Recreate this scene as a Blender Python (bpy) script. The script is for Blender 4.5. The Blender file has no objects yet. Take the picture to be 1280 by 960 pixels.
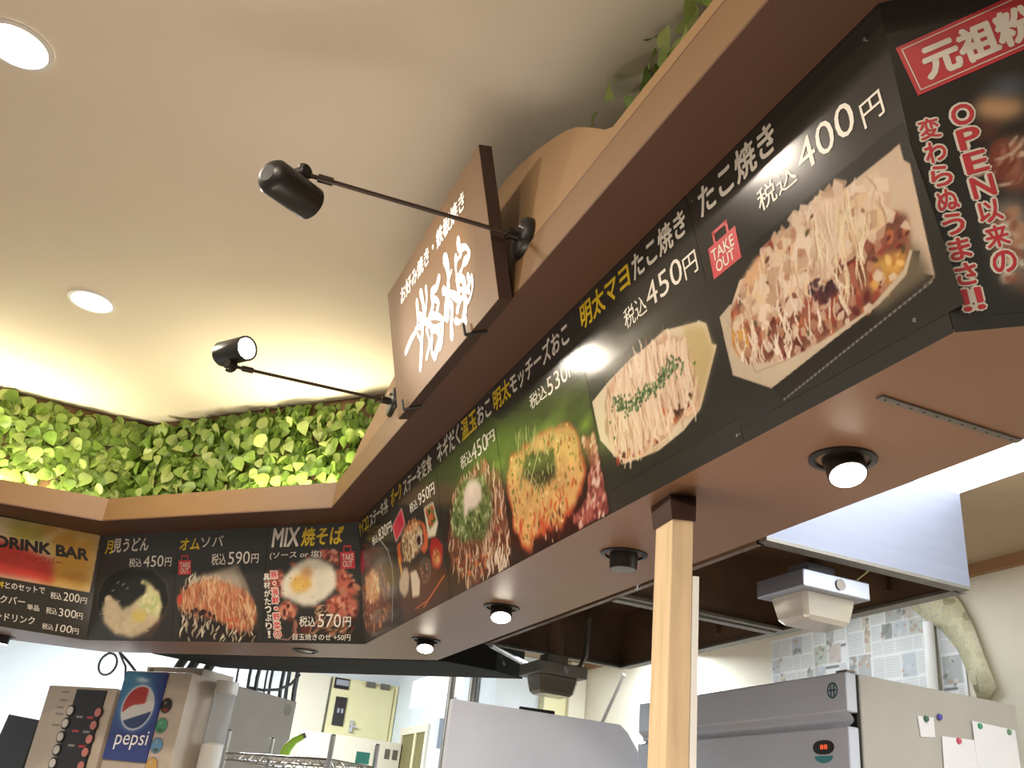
import bpy, math, random
import numpy as np
from mathutils import Matrix, Vector, noise
random.seed(7); rng = np.random.default_rng(7)
SC = bpy.context.scene
COL = SC.collection

# ------------------------------------------------------------------ camera
cam = bpy.data.cameras.new('camera'); cam_o = bpy.data.objects.new('camera', cam); COL.objects.link(cam_o)
cam.sensor_width = 36; cam.lens = 1161.6/1280*36; cam.clip_start = 0.02; cam.clip_end = 100
RT = Vector((-0.38602485, -0.91672466, 0.10295975)); DN = Vector((0.37015262, -0.25615828, -0.89295575)); FW = Vector((0.84496855, -0.30659229, 0.4382115))
m = Matrix((RT, -DN, -FW)).transposed().to_4x4(); m.translation = (0, 0, 1.5)
cam_o.matrix_world = m
SC.camera = cam_o

# ------------------------------------------------------------------ view and world
SC.view_settings.view_transform = 'Standard'; SC.view_settings.look = 'None'
SC.view_settings.gamma = 1; SC.view_settings.use_curve_mapping = False
SC.view_settings.exposure = 0.0
W = bpy.data.worlds.new('world'); SC.world = W; W.use_nodes = True
W.node_tree.nodes['Background'].inputs[0].default_value = (1.0, 0.91, 0.82, 1)
W.node_tree.nodes['Background'].inputs[1].default_value = 0.36

def light(name, kind, loc, energy, color, target=None, size=0.1, size_y=None, spot=None, blend=0.4, spread=None):
    l = bpy.data.lights.new(name, kind); l.energy = energy; l.color = color
    if kind == 'AREA':
        l.shape = 'RECTANGLE' if size_y else 'DISK'; l.size = size
        if size_y: l.size_y = size_y
        if spread: l.spread = spread
    elif kind == 'SPOT':
        l.spot_size = spot; l.spot_blend = blend; l.shadow_soft_size = size
    else: l.shadow_soft_size = size
    o = bpy.data.objects.new(name, l); COL.objects.link(o); o.location = loc
    if target is not None:
        d = Vector(target)-Vector(loc); o.rotation_euler = d.to_track_quat('-Z', 'Y').to_euler()
    return o
WARM = (1.0, 0.87, 0.72); COOL = (0.86, 0.93, 1.0); COVE = (1.0, 0.89, 0.60)
# hall downlights (two of them in view, the row goes on behind the camera)
HALL = [(2.45, 0.735), (3.97, 0.525), (0.95, 0.95), (-0.6, 1.1), (2.6, 2.6), (1.0, 2.7), (-0.6, 2.8)]
for x, y in HALL:
    light('hall_downlight_lamp', 'AREA', (x, y, 3.385), 34, WARM, (x, y, 0), size=0.15)
# two added unseen fills for the kitchen wall, then the tubes further in
light('kitchen_tube_and_fill', 'AREA', (0.35, -2.72, 2.62), 50, COOL, (0.35, -2.72, 0), size=0.7, size_y=0.2)  # added out of frame to brighten the wall and refrigerator side
light('kitchen_tube_and_fill', 'AREA', (3.2, -2.66, 2.65), 7, COOL, (3.2, -2.66, 0), size=1.1, size_y=0.1)  # added behind the hood to brighten the newspapered wall
light('kitchen_tube_and_fill', 'AREA', (7.3, -0.4, 2.90), 150, COOL, (7.6, -0.6, 0), size=1.2, size_y=0.8)
light('kitchen_tube_and_fill', 'AREA', (4.9, -2.65, 2.62), 52, COOL, (5.2, -2.5, 0), size=1.0, size_y=0.5)
# added fill below the frame, shining up to brighten the ceiling
light('low_fill_lamp', 'AREA', (1.5, -0.12, 1.0), 14, (1.0, 0.86, 0.74), (1.75, -0.25, 3.4), size=1.6, size_y=0.22)
# cove tubes behind the fascia
light('cove_lamp', 'AREA', (4.31, -0.55, 2.80), 14, COVE, (4.36, -0.60, 3.4), size=0.62, size_y=0.05).rotation_euler = (math.radians(180), 0, math.radians(42))
light('cove_lamp', 'AREA', (5.20, 1.15, 2.80), 22, COVE, (5.25, 1.1, 3.4), size=1.25, size_y=0.05).rotation_euler = (math.radians(180), 0, math.radians(90))

# ------------------------------------------------------------------ helpers
def srgb(r, g, b):
    f = lambda c: (c/255/12.92) if c/255 <= 0.04045 else ((c/255+0.055)/1.055)**2.4
    return (f(r), f(g), f(b), 1)
def mat(name, col, rough=0.6, metal=0.0, var=0.08, scale=8.0, bump=0.0, bscale=60, spec=0.5, stretch=None, coat=0.0):
    M = bpy.data.materials.new(name); M.use_nodes = True; N = M.node_tree.nodes; L = M.node_tree.links
    b = N['Principled BSDF']; b.inputs['Roughness'].default_value = rough; b.inputs['Metallic'].default_value = metal
    b.inputs['Specular IOR Level'].default_value = spec; b.inputs['Coat Weight'].default_value = coat
    tc = N.new('ShaderNodeTexCoord'); mp = N.new('ShaderNodeMapping'); L.new(tc.outputs['Object'], mp.inputs[0])
    if stretch: mp.inputs['Scale'].default_value = stretch
    nz = N.new('ShaderNodeTexNoise'); nz.inputs['Scale'].default_value = scale; nz.inputs['Detail'].default_value = 4
    L.new(mp.outputs[0], nz.inputs['Vector'])
    mr = N.new('ShaderNodeMapRange'); mr.inputs[1].default_value = 0.3; mr.inputs[2].default_value = 0.7
    mr.inputs[3].default_value = 1-var; mr.inputs[4].default_value = 1+var; L.new(nz.outputs[0], mr.inputs[0])
    mx = N.new('ShaderNodeVectorMath'); mx.operation = 'SCALE'; mx.inputs[0].default_value = col[:3]; L.new(mr.outputs[0], mx.inputs['Scale'])
    L.new(mx.outputs[0], b.inputs['Base Color'])
    if bump:
        n2 = N.new('ShaderNodeTexNoise'); n2.inputs['Scale'].default_value = bscale; L.new(mp.outputs[0], n2.inputs['Vector'])
        bp = N.new('ShaderNodeBump'); bp.inputs['Strength'].default_value = bump; bp.inputs['Distance'].default_value = 0.01
        L.new(n2.outputs[0], bp.inputs['Height']); L.new(bp.outputs[0], b.inputs['Normal'])
    return M
def emit(name, col, s):
    M = bpy.data.materials.new(name); M.use_nodes = True; N = M.node_tree.nodes
    e = N.new('ShaderNodeEmission'); e.inputs[0].default_value = (*col[:3], 1); e.inputs[1].default_value = s
    M.node_tree.links.new(e.outputs[0], N['Material Output'].inputs[0]); return M
MT = {}
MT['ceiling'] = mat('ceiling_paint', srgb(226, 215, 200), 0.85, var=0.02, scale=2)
MT['fascia'] = mat('tan_laminate', srgb(120, 90, 55), 0.55, var=0.04, scale=5, stretch=(1, 1, 6))
MT['lip'] = mat('brown_laminate', srgb(84, 54, 37), 0.5, var=0.05, scale=6)
MT['arch'] = mat('tan_board', srgb(146, 114, 76), 0.6, var=0.04, scale=3)
MT['soffit'] = mat('soffit_brown', srgb(130, 96, 72), 0.4, var=0.05, scale=4)
MT['dark'] = mat('dark_core', srgb(30, 26, 22), 0.7)
MT['board'] = mat('black_glossy_print', srgb(46, 45, 41), 0.15, var=0.03, scale=3, spec=0.5)
MT['w'] = mat('white_print', srgb(214, 208, 196), 0.3, var=0.02)
MT['y'] = mat('yellow_print', srgb(214, 184, 40), 0.3, var=0.06)
MT['k'] = mat('black_print', srgb(28, 20, 16), 0.3)
MT['dr'] = mat('dark_red_print', srgb(150, 30, 30), 0.3)
MT['r'] = mat('red_print', srgb(182, 52, 58), 0.3, var=0.03)
MT['sign'] = mat('brown_sign_board', srgb(110, 82, 52), 0.6, var=0.05, scale=3)
MT['signedge'] = mat('dark_sign_edge', srgb(62, 42, 34), 0.5)
MT['signtext'] = mat('white_cut_letters', srgb(250, 248, 244), 0.4, var=0.0)
MT['black'] = mat('black_metal', srgb(30, 28, 26), 0.35, var=0.05)
MT['blackrod'] = mat('dark_bronze_rod', srgb(54, 38, 28), 0.4)
MT['chrome'] = mat('chrome', srgb(200, 200, 200), 0.15, metal=1.0, var=0.03)
MT['steel'] = mat('brushed_steel', srgb(176, 180, 194), 0.4, metal=0.9, var=0.05, scale=3, stretch=(1, 1, 14))
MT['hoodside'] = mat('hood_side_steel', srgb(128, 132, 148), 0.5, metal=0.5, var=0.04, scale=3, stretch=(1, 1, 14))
MT['steelf'] = mat('satin_steel_front', srgb(202, 208, 220), 0.38, metal=0.15, var=0.03, scale=3)
MT['steelrim'] = mat('dull_steel', srgb(120, 116, 108), 0.45, metal=0.6, var=0.15, scale=12)
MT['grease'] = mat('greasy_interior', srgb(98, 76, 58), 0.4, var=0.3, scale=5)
MT['wallw'] = mat('white_wall', srgb(218, 226, 230), 0.7, var=0.02)
MT['wallc'] = mat('cream_wall', srgb(222, 216, 196), 0.7, var=0.02)
MT['cream'] = mat('cream_metal', srgb(228, 222, 176), 0.5, var=0.03)
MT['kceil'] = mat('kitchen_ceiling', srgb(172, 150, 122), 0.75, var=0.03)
MT['corn'] = mat('brown_cornice', srgb(150, 112, 76), 0.6)
MT['post'] = mat('pine_wood', srgb(204, 180, 144), 0.55, var=0.14, scale=7, stretch=(7, 7, 0.7), bump=0.1)
MT['cap'] = mat('dark_brown_cap', srgb(52, 34, 30), 0.45)
MT['fside'] = mat('beige_enamel', srgb(178, 174, 164), 0.45, var=0.03)
MT['white'] = mat('white_plastic', srgb(226, 226, 222), 0.4, var=0.02)
MT['paper'] = mat('white_paper', srgb(232, 230, 232), 0.8, var=0.02)
MT['panelw'] = mat('pale_grey_panel', srgb(190, 197, 212), 0.55, var=0.02)
MT['machine'] = mat('beige_machine', srgb(190, 176, 160), 0.45, var=0.03)
MT['machside'] = mat('grey_machine_side', srgb(140, 134, 126), 0.45, var=0.05)
MT['duct'] = mat('dark_green_duct', srgb(12, 15, 12), 0.9, var=0.1)
MT['cable'] = mat('dark_cable', srgb(58, 62, 62), 0.5)
MT['blue'] = mat('deep_blue_print', srgb(40, 52, 130), 0.3, var=0.1, scale=6)
MT['lime'] = mat('lime_plastic', srgb(150, 200, 60), 0.4)
MT['backing'] = mat('brown_backing_board', srgb(96, 70, 40), 0.7, var=0.15)
MT['floor'] = mat('beige_floor', srgb(150, 138, 124), 0.5, var=0.05)
MT['disc'] = emit('downlight_disc', (1.0, 0.93, 0.82), 14)
MT['disc2'] = emit('spot_disc', (1.0, 0.9, 0.74), 22)
MT['spotglass'] = emit('spot_head_glass', (1.0, 0.95, 0.88), 30)
MT['tube'] = emit('cove_tube', (1.0, 0.9, 0.5), 9)
MT['fluor'] = emit('fluorescent_panel', (0.93, 0.97, 1.0), 7.5)
MT['led'] = emit('red_led', (1.0, 0.12, 0.04), 1.6)
def glassmat():
    M = mat('lamp_glass', srgb(232, 226, 214), 0.12, var=0.02); b = M.node_tree.nodes['Principled BSDF']
    b.inputs['Transmission Weight'].default_value = 0.55; b.inputs['IOR'].default_value = 1.2; return M
MT['glass'] = glassmat()
MT['darkglass'] = mat('smoked_lamp_glass', srgb(96, 90, 78), 0.2)
def cupmat():
    M = mat('clear_plastic', srgb(236, 238, 240), 0.15, var=0.02); b = M.node_tree.nodes['Principled BSDF']
    b.inputs['Transmission Weight'].default_value = 0.75; b.inputs['IOR'].default_value = 1.1; return M
MT['cup'] = cupmat()
def leafmat():
    M = bpy.data.materials.new('ivy_leaf'); M.use_nodes = True; N = M.node_tree.nodes; L = M.node_tree.links
    b = N['Principled BSDF']; b.inputs['Roughness'].default_value = 0.42
    oi = N.new('ShaderNodeObjectInfo'); g = N.new('ShaderNodeNewGeometry'); nz = N.new('ShaderNodeTexNoise'); nz.inputs['Scale'].default_value = 14
    tc = N.new('ShaderNodeTexCoord'); L.new(tc.outputs['Object'], nz.inputs['Vector'])
    ad = N.new('ShaderNodeMath'); ad.operation = 'ADD'; L.new(oi.outputs['Random'], ad.inputs[0]); L.new(nz.outputs[0], ad.inputs[1])
    ad2 = N.new('ShaderNodeMath'); ad2.operation = 'MULTIPLY'; ad2.inputs[1].default_value = 0.62; L.new(ad.outputs[0], ad2.inputs[0])
    r = N.new('ShaderNodeValToRGB'); L.new(ad2.outputs[0], r.inputs[0])
    r.color_ramp.elements[0].position = 0.1; r.color_ramp.elements[0].color = srgb(78, 110, 42)
    r.color_ramp.elements[1].position = 0.95; r.color_ramp.elements[1].color = srgb(184, 196, 120)
    e = r.color_ramp.elements.new(0.5); e.color = srgb(128, 158, 66)
    L.new(r.outputs[0], b.inputs['Base Color'])
    tr = N.new('ShaderNodeBsdfTranslucent'); L.new(r.outputs[0], tr.inputs[0])
    ms = N.new('ShaderNodeMixShader'); ms.inputs[0].default_value = 0.3
    L.new(b.outputs[0], ms.inputs[1]); L.new(tr.outputs[0], ms.inputs[2]); L.new(ms.outputs[0], N['Material Output'].inputs[0])
    return M
MT['leaf'] = leafmat()
def printmat(name, rough):
    M = bpy.data.materials.new(name); M.use_nodes = True; N = M.node_tree.nodes; b = N['Principled BSDF']
    a = N.new('ShaderNodeAttribute'); a.attribute_name = 'Col'; M.node_tree.links.new(a.outputs['Color'], b.inputs['Base Color'])
    b.inputs['Roughness'].default_value = rough; return M
MT['print'] = printmat('glossy_photo_print', 0.13)
MT['matte_print'] = printmat('matte_print', 0.8)
def newsmat():
    M = mat('newsprint', srgb(236, 238, 238), 0.85, var=0.02); N = M.node_tree.nodes; L = M.node_tree.links; b = N['Principled BSDF']
    tc = N.new('ShaderNodeTexCoord'); v = N.new('ShaderNodeTexVoronoi'); v.distance = 'CHEBYCHEV'; v.inputs['Scale'].default_value = 17
    L.new(tc.outputs['Object'], v.inputs['Vector']); n = N.new('ShaderNodeTexNoise'); n.inputs['Scale'].default_value = 90; L.new(tc.outputs['Object'], n.inputs['Vector'])
    r = N.new('ShaderNodeValToRGB'); L.new(v.outputs['Color'], r.inputs[0]); r.color_ramp.interpolation = 'CONSTANT'
    r.color_ramp.elements[0].color = srgb(200, 203, 196); r.color_ramp.elements[1].position = 0.2; r.color_ramp.elements[1].color = srgb(232, 234, 232)
    e = r.color_ramp.elements.new(0.62); e.color = srgb(236, 232, 218); e = r.color_ramp.elements.new(0.8); e.color = srgb(224, 228, 224)
    mx = N.new('ShaderNodeMix'); mx.data_type = 'RGBA'; mx.inputs[7].default_value = srgb(176, 178, 172)
    mr = N.new('ShaderNodeMapRange'); mr.inputs[1].default_value = 0.5; mr.inputs[2].default_value = 0.65; mr.inputs[4].default_value = 0.6; L.new(n.outputs[0], mr.inputs[0])
    L.new(mr.outputs[0], mx.inputs[0]); L.new(r.outputs[0], mx.inputs[6]); L.new(mx.outputs[2], b.inputs['Base Color']); return M
MT['news'] = newsmat()
def newsmat_y():
    M = MT['news'].copy(); M.name = 'yellowed_newsprint'
    for n in M.node_tree.nodes:
        if n.type == 'VALTORGB':
            for e, c in zip(n.color_ramp.elements, [(164, 158, 120), (214, 208, 172), (202, 196, 158), (218, 212, 182)]): e.color = srgb(*c)
    return M
MT['newsy'] = newsmat_y()

class MB:
    def __init__(s): s.v = []; s.f = []
    def add(s, vs, fs):
        o = len(s.v); s.v += [tuple(v) for v in vs]; s.f += [tuple(i+o for i in f) for f in fs]; return s
    def box(s, c, d, M=None):
        x, y, z = d[0]/2, d[1]/2, d[2]/2
        vs = [Vector((a*x, b*y, e*z)) for a in (-1, 1) for b in (-1, 1) for e in (-1, 1)]
        if M is not None: vs = [M @ v for v in vs]
        vs = [v+Vector(c) for v in vs]
        return s.add(vs, [(0, 1, 3, 2), (4, 6, 7, 5), (0, 4, 5, 1), (2, 3, 7, 6), (0, 2, 6, 4), (1, 5, 7, 3)])
    def span(s, a, b): return s.box([(p+q)/2 for p, q in zip(a, b)], [abs(q-p) for p, q in zip(a, b)])
    def prism(s, poly, z0, z1):
        n = len(poly)
        return s.add([(x, y, z0) for x, y in poly]+[(x, y, z1) for x, y in poly], [tuple(range(n))[::-1], tuple(range(n, 2*n))]+[(i, (i+1) % n, n+(i+1) % n, n+i) for i in range(n)])
    def tube(s, pts, r, n=12, caps=True):
        pts = [Vector(p) for p in pts]; rs = r if isinstance(r, (list, tuple)) else [r]*len(pts); vs = []; up = None
        for i, p in enumerate(pts):
            t = (pts[min(i+1, len(pts)-1)]-pts[max(i-1, 0)]).normalized()
            if i and t.dot(pt) < 0: t = -t
            pt = t
            if up is None: up = t.orthogonal().normalized()
            up = (up-t*up.dot(t)).normalized(); w = t.cross(up)
            vs += [p+(up*math.cos(a)+w*math.sin(a))*rs[i] for a in [2*math.pi*k/n for k in range(n)]]
        fs = [(i*n+k, i*n+(k+1) % n, (i+1)*n+(k+1) % n, (i+1)*n+k) for i in range(len(pts)-1) for k in range(n)]
        if caps: fs += [tuple(range(n))[::-1], tuple(range((len(pts)-1)*n, len(pts)*n))]
        return s.add(vs, fs)
    def disc(s, c, nrm, r, n=24):
        nrm = Vector(nrm).normalized(); u = nrm.orthogonal().normalized(); w = nrm.cross(u)
        return s.add([Vector(c)+(u*math.cos(2*math.pi*k/n)+w*math.sin(2*math.pi*k/n))*r for k in range(n)], [tuple(range(n))])
    def build(s, name, m_, parent=None, smooth=False, bevel=0.0):
        me = bpy.data.meshes.new(name); me.from_pydata(s.v, [], s.f); me.materials.append(m_); me.update()
        o = bpy.data.objects.new(name, me); COL.objects.link(o)
        if parent is not None: o.parent = parent
        if smooth:
            me.polygons.foreach_set('use_smooth', [True]*len(me.polygons))
            try: me.set_sharp_from_angle(angle=math.radians(40))
            except Exception: pass
        if bevel:
            b = o.modifiers.new('bevel', 'BEVEL'); b.width = bevel; b.segments = 2; b.limit_method = 'ANGLE'
        return o
def tag(o, label, cat, group=None):
    o['label'] = label; o['category'] = cat
    if group: o['group'] = group
    return o
def thing(name, label, cat, loc=(0, 0, 0), group=None, M=None):
    o = bpy.data.objects.new(name, None); COL.objects.link(o); o.empty_display_size = 0.1
    if M is not None: o.matrix_world = M
    else: o.location = loc
    return tag(o, label, cat, group)
def struct(o): o['kind'] = 'structure'; return o
def local(o, mb):       # world coordinates -> coordinates of the thing's empty
    Mi = (o.matrix_world if any(o.rotation_euler) else Matrix.Translation(o.location)).inverted()
    mb.v = [tuple(Mi @ Vector(v)) for v in mb.v]; return mb

# ------------------------------------------------------------------ the bulkhead that runs round the counter (z up, x along the long side)
Tt = 0.27; ZB = 2.2; ZT = 2.72; VL = (ZT-ZB)*math.sqrt(1+Tt*Tt)
P1 = Vector((5.43, 0.206)); P0 = Vector((4.11, -0.95)); R0 = Vector((0.836, -0.95))
D0 = P1-Vector((-0.03, -1)).normalized()*2.2; R1 = R0+Vector((-1, -1)).normalized()*1.2
BP = [D0, P1, P0, R0, R1]
def offs(path, d):
    ns = [Vector((b-a)).normalized() for a, b in zip(path, path[1:])]; ns = [Vector((t.y, -t.x)) for t in ns]; out = []
    for i, p in enumerate(path):
        if i == 0 or i == len(path)-1: n = ns[0 if i == 0 else -1]; out.append(p+n*d)
        else:
            n = (ns[i-1]+ns[i]).normalized(); out.append(p+n*(d/n.dot(ns[i])))
    return out
TP = offs(BP, Tt*(ZT-ZB))       # top edge of the boards
if (TP[2]-BP[2]).y < 0: TP = offs(BP, -Tt*(ZT-ZB))
FA = [Vector((5.17, 2.3)), Vector((5.09, 1.28)), Vector((4.976, 0.28)), Vector((3.93, -0.66)), Vector((0.716, -0.66)), Vector((-0.35, -1.72))]
INN = [Vector((6.1, 2.3)), Vector((5.90, 0.54)), Vector((5.787, 0.11)), Vector((4.198, -1.315)), Vector((0.68, -1.31)), Vector((-0.35, -2.34))]
IV = [Vector((5.33, 2.3)), Vector((5.34, 0.20)), Vector((4.0, -0.96)), Vector((0.60, -0.96)), Vector((-0.3, -1.86))]
def strip(name, a, za, b, zb_, m_, thick=None):   # ribbon between two polylines (same count)
    mb = MB()
    for i in range(len(a)-1):
        mb.add([(*a[i], za), (*a[i+1], za), (*b[i+1], zb_), (*b[i], zb_)], [(0, 1, 2, 3)])
    o = mb.build(name, m_)
    if thick:
        s = o.modifiers.new('solid', 'SOLIDIFY'); s.thickness = thick; s.offset = 0
    return struct(o)
def slab(name, a, b, z0, z1, m_):
    mb = MB()
    for i in range(len(a)-1):
        q = [a[i], a[i+1], b[i+1], b[i]]
        mb.add([(*p, z0) for p in q]+[(*p, z1) for p in q], [(0, 3, 2, 1), (4, 5, 6, 7), (0, 1, 5, 4), (1, 2, 6, 5), (2, 3, 7, 6), (3, 0, 4, 7)])
    return struct(mb.build(name, m_))
FAi = offs(FA, -0.02) if (offs(FA, -0.02)[3].y < FA[3].y) else offs(FA, 0.02)
slab('trim_1', FA, FAi, ZT, 2.833, MT['fascia'])
slab('trim_12', [Vector((3.4, -0.6635)), Vector((0.72, -0.6635))], [Vector((3.4, -0.67)), Vector((0.72, -0.67))], 2.833, 2.844, MT['lip'])
TPf = [FA[0]+Vector((0.15, 0)), Vector((5.24, 1.28)), TP[1], TP[2], TP[3], TP[4]]
BPf = [Vector((5.47, 2.3)), Vector((5.462, 1.28)), BP[1], BP[2], BP[3], BP[4]]
IV5 = [IV[0], Vector((5.335, 1.28)), IV[1], IV[2], IV[3], IV[4]]
slab('ceiling_lip', FA, [p for p in TPf], ZT-0.006, ZT-0.0005, MT['lip'])
slab('trim_2', FAi, [Vector((p.x+(-0.002), p.y)) for p in IV5], ZT+0.025, ZT+0.04, MT['backing'])
slab('ceiling_soffit', BPf, INN, ZB, ZB+0.018, MT['soffit'])
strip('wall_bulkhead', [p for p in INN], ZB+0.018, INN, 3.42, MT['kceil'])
struct(slab('wall_core', [Vector((p.x, p.y)) for p in IV5], [Vector(p) for p in INN], ZT+0.06, 3.42, MT['backing']))
# tan band above the fascia on the long side with the arched back board behind the hanging sign
arch = [(3.90, 2.80), (3.76, 2.815), (3.66, 2.86), (3.56, 2.91), (3.42, 2.945), (3.28, 2.985), (3.14, 3.03), (3.0, 3.09), (2.85, 3.14), (2.68, 3.19), (2.5, 3.225), (2.34, 3.24), (2.17, 3.234), (2.06, 3.22), (1.96, 3.198), (1.85, 3.16), (1.73, 3.112), (1.66, 3.08), (1.6, 3.045), (1.53, 2.99), (1.47, 2.94), (1.43, 2.905), (1.39, 2.882), (0.72, 2.882)]
mb = MB(); n = len(arch); zb = 2.735
ys = (-0.665, -0.695)
mb.add([(x, ys[0], z) for x, z in arch]+[(x, ys[0], zb) for x, z in arch]+[(x, ys[1], z) for x, z in arch]+[(x, ys[1], zb) for x, z in arch],
       [(i, i+1, n+i+1, n+i) for i in range(n-1)]+[(2*n+i, 3*n+i, 3*n+i+1, 2*n+i+1) for i in range(n-1)]+[(i, 2*n+i, 2*n+i+1, i+1) for i in range(n-1)]+[(0, n, 3*n, 2*n), (n-1, 3*n-1, 4*n-1, 2*n-1)])
struct(mb.build('trim_3', MT['arch']))
# ceiling of the hall
struct(MB().span((-6, -3.2, 3.40), (9, 8, 3.46)).build('ceiling', MT['ceiling']))
# brown stretch of the recessed wall beyond the arch
struct(MB().span((1.90, -0.958, 2.78), (3.2, -0.94, 3.398)).build('trim_4', MT['backing']))
struct(MB().span((-6, -3.4, -0.05), (9.2, 8, 0.0)).build('floor', MT['floor']))
# kitchen shell
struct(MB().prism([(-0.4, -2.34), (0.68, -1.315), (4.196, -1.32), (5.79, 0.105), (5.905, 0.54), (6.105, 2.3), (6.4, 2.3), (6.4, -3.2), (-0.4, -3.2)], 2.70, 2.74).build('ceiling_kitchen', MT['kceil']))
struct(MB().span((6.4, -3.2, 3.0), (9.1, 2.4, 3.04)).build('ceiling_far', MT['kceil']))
struct(MB().span((6.4, -2.45, 2.741), (6.43, 2.3, 3.0)).build('trim_11', MT['wallw']))
struct(MB().span((-0.4, -3.2, 0), (6.4, -3.1, 2.70)).build('wall_kitchen', MT['wallc']))
struct(MB().span((6.4, -3.1, 0), (6.5, -2.46, 3.0)).build('wall_passage', MT['wallw']))
struct(MB().span((6.5, -2.56, 0), (9.0, -2.46, 3.0)).build('wall_right', MT['wallw']))
struct(MB().span((9.0, -2.56, 0), (9.1, 2.3, 3.0)).build('wall_far', MT['wallw']))
struct(MB().span((5.5, 2.3, 0), (9.1, 2.4, 3.0)).build('wall_left', MT['wallw']))
struct(MB().span((2.0, -3.10, 2.655), (6.4, -3.07, 2.70)).build('trim_5', MT['corn']))
struct(MB().span((-0.4, -3.10, 2.655), (2.0, -3.07, 2.70)).build('trim_6', MT['corn']))
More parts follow.
